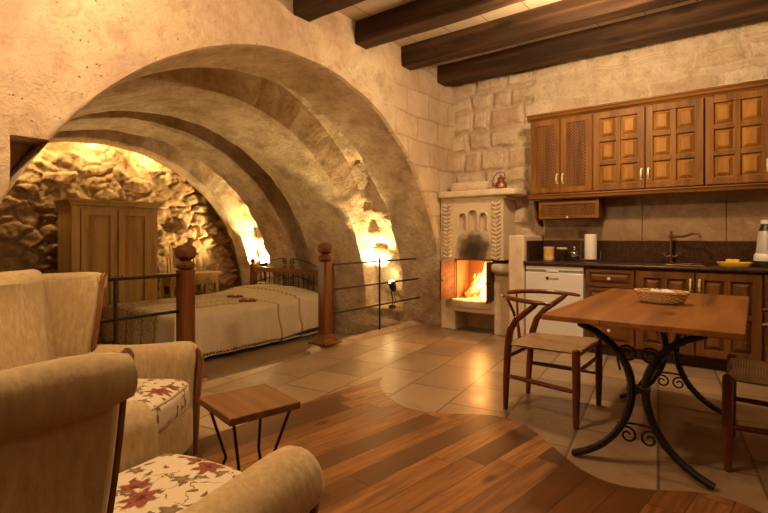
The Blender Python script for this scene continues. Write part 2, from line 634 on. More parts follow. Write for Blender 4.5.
# stone kerb along the edge of the step
def kerb(y0, y1, label):
    bm = bm_new()
    rings = []
    n = int((y1 - y0) / 0.06)
    for i in range(n + 1):
        y = y0 + (y1 - y0) * i / n
        e = min(1.0, max(0.02, min(i, n - i) / 2.0)) ** 0.5
        w = (0.085 + 0.012 * fbm(y * 2, 1, 3)) * (0.55 + 0.45 * e)
        hh = (0.045 + 0.012 * fbm(y * 3, 5, 1)) * e
        ring = []
        for k in range(11):
            a = PI * k / 10
            ring.append((-3.53 + w * math.cos(a), y, -0.02 + (hh + 0.02) * math.sin(a) ** 0.6))
        ring.append((-3.53 - w, y, -0.29))
        ring.append((-3.53 + w * 0.7, y, -0.29))
        rings.append(ring)
    loft(bm, rings)
    return tag(build('stone_kerb', bm, M['kerb'], smooth=True), label, 'kerb', 'stone kerbs along the step')


kerb(3.36, 5.36, 'long rounded stone kerb under the three-bar railing right of the alcove opening')
kerb(0.62, 2.22, 'rounded stone kerb under the two-bar railing behind the armchairs')

# ------------------------------------------------------------------ arch and vault
YC, A_, XF = 2.95, 2.45, -3.15


def b_at(x):
    return 2.72 + 0.068 * (x - XF)


def prof(s, x, off=0.0):
    """s 0..1 from the right foot over the crown to the left foot; returns (y, z)"""
    b = b_at(x)
    lo = 0.06
    if s < lo:
        z = -0.3 + 0.3 * s / lo
        return (YC + A_ + off, z)
    if s > 1 - lo:
        z = -0.3 + 0.3 * (1 - s) / lo
        return (YC - A_ - off, z)
    th = PI * (s - lo) / (1 - 2 * lo)
    cy, cz = math.cos(th), math.sin(th)
    ny, nz = cy / A_, cz / b
    l = math.hypot(ny, nz)
    return (YC + A_ * cy + off * ny / l, b * cz + off * nz / l)


YN, ZN, DN = 0.835, 1.69, 0.27
NS = 280
XR, YL, YRt, ZT = 1.9, -1.7, 5.62, 3.27
# front face of the arch wall: from the arch edge out to the rectangle
bm = bm_new()
NR = 56
rows = []
for i in range(NS + 1):
    s = i / NS
    y0, z0 = prof(s, XF)
    z0 = max(z0, -0.3)
    # outer target
    dy, dz = y0 - YC, max(z0, 0.0)
    if s <= 0.06:
        y1, z1 = YRt, z0
    elif s >= 0.94:
        y1, z1 = YL, z0
    else:
        ts = []
        if dz > 1e-6:
            ts.append(ZT / dz)
        if dy > 1e-6:
            ts.append((YRt - YC) / dy)
        if dy < -1e-6:
            ts.append((YL - YC) / dy)
        tm = min(ts)
        y1, z1 = YC + dy * tm, dz * tm
    rw = []
    for j in range(NR + 1):
        t = (j / NR) ** 1.35
        y = y0 + (y1 - y0) * t
        z = z0 + (z1 - z0) * t
        x = XF + 0.022 * fbm(y * 1.3, z * 1.3, 2) + 0.008 * fbm(y * 6, z * 6, 9)
        if j == 0:
            x -= 0.045
        elif j == 1:
            x -= 0.012
        rw.append(bm.verts.new((x, y, z)))
    rows.append(rw)
for i in range(NS):
    for j in range(NR):
        bm.faces.new((rows[i][j], rows[i][j + 1], rows[i + 1][j + 1], rows[i + 1][j]))
front_edge = []
for r in rows:
    p = r[0].co.copy()
    if YN < p.y < 1.4 and p.z < ZN:
        p.x -= DN
    front_edge.append(p)
# square notch cut into the foot of the arch on the left
for co, no in (((0, YN, 0), (0, 1, 0)), ((0, 0, ZN), (0, 0, 1))):
    gm = [g for g in list(bm.verts) + list(bm.edges) + list(bm.faces)]
    bmesh.ops.bisect_plane(bm, geom=gm, dist=1e-5, plane_co=co, plane_no=no)
inside = [f for f in bm.faces if YN < f.calc_center_median().y < 1.4 and f.calc_center_median().z < ZN]
ex = bmesh.ops.extrude_face_region(bm, geom=inside)
moved = [g for g in ex['geom'] if isinstance(g, bmesh.types.BMVert)]
for v in moved:
    v.co.x -= DN
old = [f for f in inside if f.is_valid]
if old:
    bmesh.ops.delete(bm, geom=old, context='FACES_ONLY')
struct(build('wall_arch', bm, M['plaster'], smooth=True, angle=42))

# vault: ribs and the grooves between them
stations = []


def st(x, off, jit=0.0, rough=0.012):
    stations.append((x, off, jit, rough))


for x in (-3.22, -3.3, -3.4, -3.5, -3.6, -3.7):
    st(x, 0.0)
st(-3.78, 0.0, 0.03)
st(-3.815, 0.02, 0.035, 0.02)
st(-3.825, 0.16, 0.04, 0.03)
st(-3.84, 0.42, 0.04, 0.04)
for x in (-3.92, -4.02, -4.12, -4.22, -4.32):
    st(x, 0.46, 0, 0.075)
st(-4.44, 0.42, 0.016, 0.02)
st(-4.46, 0.16, 0.016, 0.015)
st(-4.475, 0.02, 0.016, 0.012)
st(-4.52, 0.0, 0.03)
for x in (-4.62, -4.75, -4.88, -5.0, -5.12, -5.25, -5.38):
    st(x, 0.0, 0, 0.02)
st(-5.48, 0.0, 0.02)
st(-5.52, 0.02, 0.02)
st(-5.53, 0.16, 0.02)
st(-5.55, 0.38, 0.02)
st(-5.65, 0.40)
st(-5.76, 0.40)
st(-5.86, 0.38, 0.02)
st(-5.88, 0.14, 0.02)
st(-5.90, 0.02, 0.02)
st(-5.94, 0.0, 0.02)
for x in (-6.04, -6.15, -6.27, -6.38):
    st(x, 0.0, 0, 0.02)
st(-6.46, 0.0, 0.04, 0.02)
st(-6.50, 0.02, 0.045, 0.025)
st(-6.51, 0.14, 0.045, 0.04)
st(-6.53, 0.36, 0.04, 0.03)
for x in (-6.63, -6.74, -6.85, -6.96):
    st(x, 0.38, 0, 0.05)
st(-7.03, 0.36, 0.015, 0.012)
st(-7.05, 0.14, 0.015, 0.012)
st(-7.07, 0.02, 0.02)
st(-7.11, 0.0, 0.02)
for x in (-7.18, -7.25, -7.31):
    st(x, 0.0)
st(-7.34, 0.02)
st(-7.345, 0.2)
st(-7.36, 0.3)
st(-7.75, 0.3)

bm = bm_new()
NV = 230


def edge_at(s):
    f = s * NS
    i = min(int(f), NS - 1)
    return front_edge[i].lerp(front_edge[i + 1], f - i)


prev = [bm.verts.new(edge_at(i / NV)) for i in range(NV + 1)]
for (x, off, jit, rough) in stations:
    cur = []
    for i in range(NV + 1):
        s = i / NV
        zz = prof(s, x)[1]
        k = smooth01(0.13, 0.17, zz) if x > -5 else 1.0     # the first groove stops at a stone ledge
        off2 = off if off < 0.2 else off - 0.16 * (1 - smooth01(1.0, 2.0, zz))
        o_ = off2 * k + rough * fbm(x * 2.2, s * 22, 4.0, 4) + (rough * 0.8 * fbm(x * 7, s * 60, 1.0, 3) if rough > 0.02 else 0)
        xx = x + jit * (fbm(s * 16, x, 7, 4) + 0.5 * fbm(s * 55, x, 3, 3))
        y, z = prof(s, x, o_)
        if x > -3.5:
            xx = min(xx, edge_at(s).x - 0.02 * (XF - x) / 0.1)
        cur.append(bm.verts.new((xx, y, z)))
    for i in range(NV):
        bm.faces.new((prev[i], prev[i + 1], cur[i + 1], cur[i]))
    prev = cur
struct(build('wall_vault', bm, M['rib'], smooth=True, angle=38))

# rubble wall closing the vault
bm = bm_new()
NY, NZ = 290, 150
lay = {}


def rubble(u, v):
    y = -0.3 + 6.5 * u
    z = -0.35 + 3.5 * v
    w = Vector((y * 3.3 + 0.4 * fbm(y * 2, z * 2, 1), z * 5.4 + 0.4 * fbm(y * 2, z * 2, 8), 0.3))
    d, pts = noise.voronoi(w)
    e = d[1] - d[0]
    c = noise.cell(pts[0] * 7.3)
    hgt = smooth01(0.0, 0.22, e) * (0.06 + 0.07 * c) + 0.05 * fbm(y * 4, z * 4, 3) + 0.03 * fbm(y * 13, z * 13, 3)
    lay[(round(u * NY), round(v * NZ))] = (c * 0.5 + 0.5) * 0.85 * smooth01(0, 0.12, e) + 0.08 * smooth01(0, .12, e)
    return (-7.66 + hgt, y, z)


vs = grid(bm, rubble, NY, NZ)
o = build('wall_back', bm, M['rubble'], smooth=True, angle=0)
at = o.data.attributes.new('stone', 'FLOAT', 'POINT')
k = 0
vals = [lay[(i, j)] for i in range(NY + 1) for j in range(NZ + 1)]
at.data.foreach_set('value', vals[:len(o.data.vertices)])
struct(o)

# ------------------------------------------------------------------ kitchen wall of dressed blocks
rng = random.Random(11)
rowsB = []
z = -0.05
while z < 3.35:
    hgt = rng.uniform(0.19, 0.27)
    xs = []
    x = -3.4 - rng.uniform(0, 0.3)
    while x < 2.1:
        w = rng.uniform(0.2, 0.44) if x < -2.1 else rng.uniform(0.3, 0.62)
        xs.append((x, x + w, rng.random()))
        x += w
    rowsB.append((z, z + hgt, xs))
    z += hgt
bm = bm_new()
NX, NZ2 = 300, 170
lay2 = {}


def blocks(u, v):
    x = -3.2 + 5.1 * u
    z = 3.3 * v
    wx = x + 0.03 * fbm(x * 3, z * 3, 2)
    wz = z + 0.03 * fbm(x * 3, z * 3, 6)
    hgt, tone = 0.0, 0.0
    for z0, z1, xs in rowsB:
        if z0 <= wz < z1:
            for x0, x1, c in xs:
                if x0 <= wx < x1:
                    d = min(wx - x0, x1 - wx, wz - z0, z1 - wz)
                    hgt = smooth01(0.006, 0.05, d)
                    tone = c
    left = 1 - smooth01(-2.10, -2.06, x)
    amp = 0.055 * left + 0.013 * (1 - left)
    h = amp * hgt + 0.018 * fbm(x * 2.2, z * 2.2, 4) + 0.008 * fbm(x * 9, z * 9, 4)
    lay2[(round(u * NX), round(v * NZ2))] = 0.1 + 0.9 * tone * hgt
    return (x, 5.585 + 0.05 * left - h, z)


grid(bm, blocks, NX, NZ2)
o = build('wall_kitchen', bm, M['block'], smooth=True, angle=0)
at = o.data.attributes.new('stone', 'FLOAT', 'POINT')
vals = [lay2[(i, j)] for i in range(NX + 1) for j in range(NZ2 + 1)]
at.data.foreach_set('value', vals[:len(o.data.vertices)])
struct(o)

# walls that close the room out of the picture
bm = bm_new()
box(bm, 1.9, 2.0, -1.7, 5.7, -0.3, 3.4)
struct(build('wall_right', bm, M['dim']))
bm = bm_new()
box(bm, -3.3, 2.0, -1.8, -1.7, -0.3, 3.4)
struct(build('wall_rear', bm, M['dim']))
bm = bm_new()
box(bm, -3.3, 2.0, -1.8, 5.8, 3.27, 3.4)
struct(build('ceiling', bm, M['ceiling']))

# beams
for i, (y, lab) in enumerate([(2.93, 'dark ceiling beam farthest left, directly over the arch crown'),
                              (3.72, 'dark ceiling beam second from left, above the right haunch of the arch'),
                              (4.52, 'dark ceiling beam third from left, next to the one nearest the kitchen wall'),
                              (5.30, 'dark ceiling beam nearest the kitchen wall, above the wall cabinets')]):
    bm = bm_new()
    rings = []
    for k in range(27):
        x = -3.17 + 5.02 * k / 26
        w = 0.095 + 0.006 * fbm(x * 1.5, y, 2)
        z0 = 3.05 + 0.008 * fbm(x * 1.2, y, 8)
        c = 0.012
        z1 = 3.268
        dy = 0.008 * fbm(x * 0.8, y, 11)
        rings.append([(x, y + dy + a, b) for a, b in ((-w + c, z0), (w - c, z0), (w, z0 + c), (w, z1), (-w, z1), (-w, z0 + c))])
    loft(bm, rings)
    tag(build('ceiling_beam', bm, M['beam'], smooth=True, angle=30), lab, 'beam', 'dark wooden ceiling beams')

# splashback and granite upstand
bm = bm_new()
for k in range(4):
    x0 = -1.92 + [0, 1.16, 1.86, 2.6][k] if k else -1.92
xs = [-1.92, -0.92, 0.02 - 0.24, 0.7, 1.6]
for a, b in zip(xs, xs[1:]):
    box(bm, a + 0.002, b - 0.002, 5.515, 5.60, 1.10, 1.62)
o = build('trim_1', bm, M['travertine'], bevel=0.003, seg=1)
struct(o)
bm = bm_new()
box(bm, -1.93, 1.6, 5.495, 5.60, 0.888, 1.10)
box(bm, -1.944, -1.928, 5.03, 5.60, 0.888, 1.10)
struct(build('trim_2', bm, M['granite'], bevel=0.004, seg=1))
# stone stub wall at the end of the worktop
bm = bm_new()
box(bm, -2.12, -1.945, 4.96, 5.62, 0.0, 1.16)
o = build('wall_stub', bm, M['limestone'], bevel=0.02, seg=3)
struct(o)

# ------------------------------------------------------------------ materials of the things
M['honey'] = wood('honey_cabinet_wood', (0.085, 0.032, 0.007), (0.22, 0.092, 0.016), (0.33, 0.152, 0.03), 'z', 1.0, 0.5, coat=0.0)
M['honey_x'] = wood('honey_cabinet_wood_across', (0.085, 0.032, 0.007), (0.22, 0.092, 0.016), (0.33, 0.152, 0.03), 'x', 1.0, 0.5, coat=0.0)
M['honey_panel'] = wood('honey_panel_wood', (0.17, 0.068, 0.013), (0.34, 0.155, 0.028), (0.46, 0.23, 0.05), 'z', 1.0, 0.5)
M['brown'] = wood('brown_cabinet_wood', (0.07, 0.026, 0.007), (0.15, 0.06, 0.014), (0.22, 0.092, 0.024), 'z', 1.0, 0.5)
M['brown_x'] = wood('brown_cabinet_wood_across', (0.07, 0.026, 0.007), (0.15, 0.06, 0.014), (0.22, 0.092, 0.024), 'x', 1.0, 0.5)
M['lattice'] = wood('dark_lattice_wood', (0.10, 0.042, 0.011), (0.21, 0.088, 0.022), (0.29, 0.128, 0.035), 'z', 2, 0.5)
M['recess'] = plain('dark_interior', (0.035, 0.016, 0.008), 0.8)
M['tabletop'] = wood('oak_table_top', (0.085, 0.03, 0.008), (0.25, 0.098, 0.022), (0.38, 0.165, 0.042), 'y', 0.6, 0.4, knots=0.8)
M['stooltop'] = wood('pine_slab', (0.085, 0.038, 0.015), (0.19, 0.09, 0.034), (0.28, 0.15, 0.062), 'x', 0.9, 0.45, knots=0.6)
M['mahogany'] = wood('red_brown_chair_wood', (0.07, 0.016, 0.008), (0.13, 0.033, 0.015), (0.19, 0.054, 0.024), 'z', 1.5, 0.25, coat=0.4)
M['post'] = wood('red_stained_post_wood', (0.065, 0.020, 0.006), (0.145, 0.048, 0.013), (0.22, 0.08, 0.023), 'z', 1.2, 0.4, coat=0.1)
M['trimwood'] = wood('armchair_trim_wood', (0.09, 0.035, 0.010), (0.19, 0.078, 0.021), (0.27, 0.118, 0.033), 'z', 1.5, 0.3, coat=0.3)
M['wardrobe'] = wood('yellow_pine_wardrobe', (0.28, 0.165, 0.055), (0.47, 0.30, 0.10), (0.58, 0.39, 0.145), 'z', 0.8, 0.45)
M['bedwood'] = wood('bedstead_wood', (0.10, 0.045, 0.015), (0.2, 0.095, 0.032), (0.28, 0.14, 0.05), 'x', 1.0, 0.4)
M['iron'] = plain('black_iron', (0.018, 0.015, 0.013), 0.5, 0.5)
M['rust'] = NT('rusty_iron')
_t = M['rust']
M['rust'] = _t.done(_t.ramp(_t.noise(22, 5, 0.7), [(0.35, (0.022, 0.011, 0.007)), (0.55, (0.08, 0.032, 0.014)), (0.75, (0.15, 0.068, 0.028))]), 0.7, _t.bump(_t.noise(60, 3), 0.3, 0.004), metal=0.3)
M['white'] = plain('white_enamel', (0.72, 0.70, 0.67), 0.32)
M['porcelain'] = plain('white_porcelain', (0.75, 0.72, 0.66), 0.25)
M['paper'] = NT('paper_towel')
_t = M['paper']
M['paper'] = _t.done((0.78, 0.75, 0.70), 0.95, _t.bump(_t.voronoi(160), 0.3, 0.002))
M['chrome'] = plain('chrome', (0.6, 0.57, 0.52), 0.2, 1.0)
M['bronze'] = plain('aged_bronze', (0.20, 0.11, 0.05), 0.35, 0.9)
M['brass'] = plain('pale_handle_metal', (0.75, 0.66, 0.5), 0.3, 0.2)
M['copper'] = NT('dull_copper')
_t = M['copper']
M['copper'] = _t.done(_t.ramp(_t.noise(14, 4), [(0.35, (0.22, 0.085, 0.045)), (0.65, (0.42, 0.17, 0.09))]), 0.42, metal=0.7)
M['yellow'] = plain('yellow_plastic', (0.80, 0.55, 0.03), 0.5)
M['mustard'] = plain('mustard_canister', (0.72, 0.42, 0.08), 0.45)
M['cork'] = plain('pale_lid', (0.62, 0.50, 0.34), 0.6)
M['darkglass'] = plain('coffee_in_jar', (0.025, 0.012, 0.008), 0.08)
M['glass'] = NT('clear_glass').done((0.9, 0.92, 0.9), 0.03, trans=1.0)
M['greyplastic'] = plain('grey_translucent_plastic', (0.42, 0.39, 0.36), 0.35)
M['mirror'] = plain('mirror_glass', (0.85, 0.85, 0.83), 0.02, 1.0)
M['soot'] = NT('sooty_stone')
_t = M['soot']
_v = _t.mapping((1, 1, 1), (0, 0, 0), (-0.02, 0, -0.97))
_s = _t.sep(_v)
_d = _t.math('SQRT', _t.math('ADD', _t.math('POWER', _t.math('MULTIPLY', _s[0], 2.7), 2.0), _t.math('POWER', _t.math('MULTIPLY', _s[2], 2.5), 2.0)))
_d = _t.math('ADD', _d, _t.math('MULTIPLY', _t.math('SUBTRACT', _t.noise(9, 4), 0.5), 0.6))
M['soot'] = _t.done(_t.ramp(_d, [(0.2, (0.06, 0.04, 0.026)), (0.45, (0.17, 0.115, 0.075)), (0.72, (0.66, 0.53, 0.385))]), 0.88, _t.bump(_t.noise(40, 4, 0.7), 0.35, 0.01), spec=0.2)
M['firebrick'] = plain('charred_brick', (0.16, 0.09, 0.05), 0.9)


def mk_velvet():
    t = NT('beige_chenille')
    n = t.noise(1.0, 4, 0.7, t.mapping((60, 60, 14)))
    b = t.noise(5, 4, 0.6)
    c = t.ramp(n, [(0.3, (0.35, 0.25, 0.125)), (0.55, (0.48, 0.365, 0.195)), (0.75, (0.57, 0.45, 0.26))])
    c = t.mix(t.ramp(b, [(0.4, (0.45, 0.45, 0.45)), (0.6, (0, 0, 0))]), c, (0.36, 0.255, 0.14))
    return t.done(c, 0.85, t.bump(n, 0.35, 0.004), sheen=0.1, spec=0.15)


def mk_floral():
    t = NT('floral_cushion_fabric')
    v0 = t.mapping((1, 1, 0.6))
    wob = t.n('ShaderNodeTexNoise')
    t.link(v0, wob.inputs['Vector'])
    wob.inputs['Scale'].default_value = 25
    wv = t.vmath('MULTIPLY', t.vmath('SUBTRACT', wob.outputs['Color'], (0.5, 0.5, 0.5)), (0.022, 0.022, 0.022))
    v = t.vmath('ADD', v0, wv)
    col = (0.62, 0.53, 0.385)

    def spots(scale, radius, petals, soft, seed, squeeze=1.0, keep=0.0):
        vv = t.vmath('ADD', t.vmath('MULTIPLY', v, (scale, scale, scale)), (seed, seed * 0.7, seed * 0.3))
        m = t.voronoi(1.0, vv, out=None, rnd=0.85)
        loc = t.vmath('SUBTRACT', vv, m.outputs['Position'])
        rc = t.sep(m.outputs['Color'])
        s = t.sep(loc)
        a0 = t.math('MULTIPLY', rc[0], 6.28)
        ca, sa = t.math('COSINE', a0), t.math('SINE', a0)
        x = t.math('ADD', t.math('MULTIPLY', s[0], ca), t.math('MULTIPLY', s[1], sa))
        y = t.math('SUBTRACT', t.math('MULTIPLY', s[1], ca), t.math('MULTIPLY', s[0], sa))
        y = t.math('MULTIPLY', y, squeeze)
        r = t.math('SQRT', t.math('ADD', t.math('MULTIPLY', x, x), t.math('MULTIPLY', y, y)))
        ang = t.math('ARCTAN2', y, x)
        pet = t.math('ADD', 0.82, t.math('MULTIPLY', 0.20, t.math('COSINE', t.math('MULTIPLY', ang, petals))))
        q = t.math('DIVIDE', r, t.math('MULTIPLY', pet, radius))
        mask = t.ramp(q, [(0.9 - soft, (1, 1, 1)), (0.92, (0, 0, 0))])
        if keep:
            mask = t.math('MULTIPLY', mask, t.math('GREATER_THAN', rc[1], keep))
        return mask, q, rc
    # twigs
    w1 = t.voronoi(9.5, t.vmath('ADD', v, t.vmath('MULTIPLY', wv, (1.5, 1.5, 1.5))), 'DISTANCE_TO_EDGE')
    tw = t.math('MULTIPLY', t.math('LESS_THAN', w1, 0.016), t.math('GREATER_THAN', t.noise(6, 2), 0.52))
    c = t.mix(tw, col, (0.22, 0.15, 0.08))
    l1, q1, _ = spots(17, 0.36, 3.0, 0.15, 3.3, 2.0, 0.45)
    c = t.mix(l1, c, (0.16, 0.115, 0.06))
    l2, q2, _ = spots(9.5, 0.36, 5.0, 0.2, 8.1, 1.2, 0.6)
    c = t.mix(l2, c, t.mix(t.ramp(q2, [(0.2, (0, 0, 0)), (0.8, (1, 1, 1))]), (0.24, 0.17, 0.09), (0.12, 0.08, 0.05)))
    f1, qf, _ = spots(5.0, 0.36, 7.0, 0.2, 1.7, 1.25, 0.3)
    inner = t.noise(70, 3, 0.6)
    fc = t.ramp(t.math('ADD', qf, t.math('MULTIPLY', t.math('SUBTRACT', inner, 0.5), 0.9)), [(0.1, (0.08, 0.02, 0.016)), (0.45, (0.26, 0.08, 0.05)), (0.8, (0.12, 0.034, 0.025))])
    c = t.mix(f1, c, fc)
    return t.done(c, 0.85, t.bump(t.noise(160, 2), 0.25, 0.002), spec=0.2)


M['velvet'] = mk_velvet()
M['floral'] = mk_floral()


def mk_cord():
    t = NT('woven_paper_cord')
    s = t.sep(t.obj())
    ax, ay = t.math('ABSOLUTE', s[0]), t.math('ABSOLUTE', s[1])
    k = t.math('GREATER_THAN', ax, ay)
    w = t.math('ADD', t.math('MULTIPLY', k, s[0]), t.math('MULTIPLY', t.math('SUBTRACT', 1.0, k), s[1]))
    r = t.math('SINE', t.math('MULTIPLY', w, 520.0))
    c = t.ramp(t.math('ADD', t.math('MULTIPLY', r, 0.25), t.noise(12, 4)), [(0.25, (0.20, 0.115, 0.05)), (0.75, (0.37, 0.24, 0.12))])
    return t.done(c, 0.8, t.bump(r, 0.4, 0.004), spec=0.25)


M['cord'] = mk_cord()


def mk_basket():
    t = NT('wicker_weave')
    v = t.mapping((1, 1, 1))
    s = t.sep(v)
    a = t.math('ARCTAN2', t.math('MULTIPLY', s[0], 1.0), t.math('MULTIPLY', s[1], 0.55))
    r = t.math('MULTIPLY', t.math('SINE', t.math('MULTIPLY', a, 26.0)), t.math('SINE', t.math('MULTIPLY', s[2], 330.0)))
    c = t.ramp(t.math('ADD', t.math('MULTIPLY', r, 0.35), 0.5), [(0.1, (0.42, 0.25, 0.09)), (0.8, (0.72, 0.52, 0.26))])
    return t.done(c, 0.6, t.bump(r, 0.5, 0.006))


M['wicker'] = mk_basket()


def mk_quilt():
    t = NT('cream_crochet_coverlet')
    v = t.obj()
    s = t.sep(v)
    wv = t.math('MULTIPLY', t.math('SINE', t.math('MULTIPLY', s[1], 70.0)), 0.016)
    wx = t.math('MULTIPLY', t.math('SINE', t.math('MULTIPLY', s[0], 70.0)), 0.016)
    x = t.math('ADD', s[0], wv)

    def line(val, at, w):
        return t.math('LESS_THAN', t.math('ABSOLUTE', t.math('SUBTRACT', val, at)), w)
    m = line(x, -5.42, 0.02)
    for at in (-5.72, -6.1, -6.35):
        m = t.math('MAXIMUM', m, line(x, at, 0.016))
    lim = t.math('LESS_THAN', s[1], 4.25)
    m = t.math('MULTIPLY', m, lim)
    y = t.math('ADD', s[1], wx)
    m = t.math('MAXIMUM', m, t.math('MULTIPLY', line(y, 4.25, 0.016), t.math('LESS_THAN', s[0], -4.9)))
    m2 = line(y, 4.62, 0.014)
    m = t.math('MAXIMUM', m, m2)
    n = t.noise(90, 3, 0.6)
    fine = t.math('MULTIPLY', t.math('SINE', t.math('MULTIPLY', s[1], 210.0)), t.math('SINE', t.math('MULTIPLY', s[0], 210.0)))
    c = t.ramp(n, [(0.3, (0.44, 0.35, 0.225)), (0.7, (0.62, 0.53, 0.39))])
    # lace zone between the lines is darker, open work
    lace = t.math('MULTIPLY', t.math('LESS_THAN', s[0], -5.36), t.math('LESS_THAN', s[1], 4.25))
    c = t.mix(t.math('MULTIPLY', lace, t.math('MULTIPLY', t.math('GREATER_THAN', t.noise(38, 3, 0.6), 0.5), 0.75)), c, (0.30, 0.205, 0.11))
    c = t.mix(t.math('MULTIPLY', m, 0.8), c, (0.26, 0.15, 0.07))
    h = t.math('ADD', n, t.math('ADD', t.math('MULTIPLY', fine, 0.4), t.math('MULTIPLY', m, 1.0)))
    return t.done(c, 0.9, t.bump(h, 0.4, 0.008), spec=0.15)


M['quilt'] = mk_quilt()
M['embroidery'] = plain('brown_red_embroidery', (0.18, 0.045, 0.03), 0.9)
M['ember'] = NT('glowing_flame')
_t = M['ember']
_s = _t.sep(_t.obj())
_f = _t.ramp(_t.math('ADD', _t.math('MULTIPLY', _s[2], 3.0), _t.math('MULTIPLY', _t.noise(14, 3), 0.5)), [(0.2, (1.0, 0.72, 0.28)), (0.6, (1.0, 0.55, 0.12)), (1.0, (1.0, 0.32, 0.04))])
M['ember'] = _t.done((0.8, 0.4, 0.1), 1.0, emit=_f, emit_s=24.0)
M['bark'] = NT('burning_log')
_t = M['bark']
M['bark'] = _t.done(_t.ramp(_t.noise(25, 4), [(0.35, (0.08, 0.04, 0.02)), (0.65, (0.40, 0.24, 0.11))]), 0.9, _t.bump(_t.noise(40, 3), 0.5, 0.01))
M['bulb'] = NT('lit_bulb').done((1, 0.9, 0.7), 0.5, emit=(1.0, 0.85, 0.55), emit_s=30.0)
M['black'] = plain('black_plastic', (0.012, 0.011, 0.010), 0.4)
M['ink'] = plain('dark_print', (0.03, 0.02, 0.02), 0.5)

# ------------------------------------------------------------------ fireplace
fp = thing('fireplace', 'pale carved stone fireplace burning in the corner beside the arch', 'fireplace', (-2.70, 5.25, 0))


def fpb():
    return bm_new()


# lower body: two legs, the hearth slab and the wall around the fire opening (local: x to the right, y into the wall, z up)
bm = fpb()
box(bm, -0.43, -0.23, 0.0, 0.36, 0, 0.36)
box(bm, 0.28, 0.56, 0.0, 0.36, 0, 0.76)
box(bm, -0.43, -0.23, 0.0, 0.36, 0.36, 0.87)
box(bm, -0.23, 0.28, 0.30, 0.36, 0, 0.36)
build('lower_body', bm, M['limestone'], fp, bevel=0.012, seg=2)
# hearth lip: bowed shelf
bm = fpb()
rings = []
for z, sc in ((0.24, 0.45), (0.255, 0.6), (0.30, 0.66), (0.31, 0.85), (0.36, 1.0), (0.385, 1.0), (0.392, 0.96)):
    ring = []
    for k in range(17):
        a = PI * k / 16
        ring.append((0.02 - 0.28 * math.cos(a), -0.17 * sc * math.sin(a) ** 0.8, z))
    ring += [(0.28, 0.30, z), (-0.24, 0.30, z)]
    rings.append(ring)
loft(bm, rings)
build('hearth', bm, M['limestone'], fp, smooth=True)
# fire box lining
bm = fpb()
box(bm, -0.235, -0.205, 0.0, 0.34, 0.385, 0.87)
box(bm, 0.255, 0.285, 0.0, 0.34, 0.385, 0.87)
box(bm, -0.235, 0.285, 0.30, 0.34, 0.385, 0.87)
box(bm, -0.235, 0.285, 0.0, 0.34, 0.855, 0.875)
build('firebox', bm, M['firebrick'], fp)
# upper body with three arched niches: slab with holes, back plate
bm = fpb()
nich = [(-0.125, 0.055, 1.21, 1.37), (0.01, 0.062, 1.21, 1.40), (0.145, 0.055, 1.21, 1.37)]


def slab_with_niches(bm, x0, x1, z0, z1, y0, y1):
    # columns between and around the niches, arches filled by fans
    xs = [x0]
    for c, r, a, b in nich:
        xs += [c - r, c + r]
    xs.append(x1)
    for i in range(0, len(xs), 2):
        box(bm, xs[i], xs[i + 1], y0, y1, z0, z1)
    for c, r, a, b in nich:
        box(bm, c - r, c + r, y0, y1, z0, a)
        pts = [(c + r * math.cos(PI * k / 12), b + r * math.sin(PI * k / 12)) for k in range(13)]
        for (xa, za), (xb, zb) in zip(pts, pts[1:]):
            prism(bm, [(xa, za), (xb, zb), (xb, z1), (xa, z1)], y0, y1, 'y')


slab_with_niches(bm, -0.43, 0.40, 1.06, 1.62, 0.0, 0.05)
box(bm, -0.43, 0.40, 0.05, 0.38, 1.06, 1.62)
build('upper_body', bm, M['soot'], fp)
bm = fpb()
box(bm, -0.43, 0.40, 0.0, 0.38, 0.87, 1.06)
build('lintel', bm, M['soot'], fp)
M_arch = M['limestone']
for c, r, a, b in nich:
    bm = fpb()
    pts = [(c - r - 0.008, -0.006, a)] + [(c - (r + 0.008) * math.cos(PI * k / 14), -0.006, b + (r + 0.008) * math.sin(PI * k / 14)) for k in range(15)] + [(c + r + 0.008, -0.006, a)]
    tube(bm, pts, 0.012, 6, up=(0, 1, 0))
    build('niche_arch', bm, M_arch, fp, smooth=True)
# carved plait columns
for xc in (-0.335, 0.315):
    bm = fpb()
    z = 0.90
    while z < 1.56:
        for sx in (-1, 1):
            c0 = Vector((xc + sx * 0.032, 0.001, z))
            r_ = [c0 + Vector((a, b, d)) for a, b, d in ((-0.027, 0, -0.018 * sx - 0.017), (0.027, 0, 0.018 * sx - 0.017), (0.027, 0, 0.018 * sx + 0.017), (-0.027, 0, -0.018 * sx + 0.017))]
            t_ = [c0 + Vector((a * 0.6, -0.034, d)) for a, b, d in ((-0.027, 0, -0.008 * sx - 0.007), (0.027, 0, 0.008 * sx - 0.007), (0.027, 0, 0.008 * sx + 0.007), (-0.027, 0, -0.008 * sx + 0.007))]
            loft(bm, [r_, t_])
        z += 0.048
    build('carved_column', bm, M['limestone'], fp, bevel=0.004, seg=2)
# mantel shelf
bm = fpb()
prism(bm, [(-0.44, 0.38), (-0.44, -0.06), (-0.40, -0.10), (0.50, -0.10), (0.56, -0.06), (0.58, 0.0), (0.58, 0.38)], 1.62, 1.69, 'z')
build('mantel_shelf', bm, M['limestone'], fp, bevel=0.014, seg=3)
bm = fpb()
box(bm, -0.42, 0.44, -0.02, 0.38, 1.585, 1.62)
build('moulding', bm, M['limestone'], fp, bevel=0.012, seg=2)
# round stone bracket between fireplace and stub wall
bm = fpb()
tube(bm, [(0.29, -0.045, 0.775), (0.33, -0.05, 0.775), (0.56, -0.05, 0.775), (0.575, -0.05, 0.775)], [0.052, 0.058, 0.058, 0.052], 20)
build('stone_roll', bm, M['limestone'], fp, smooth=True)


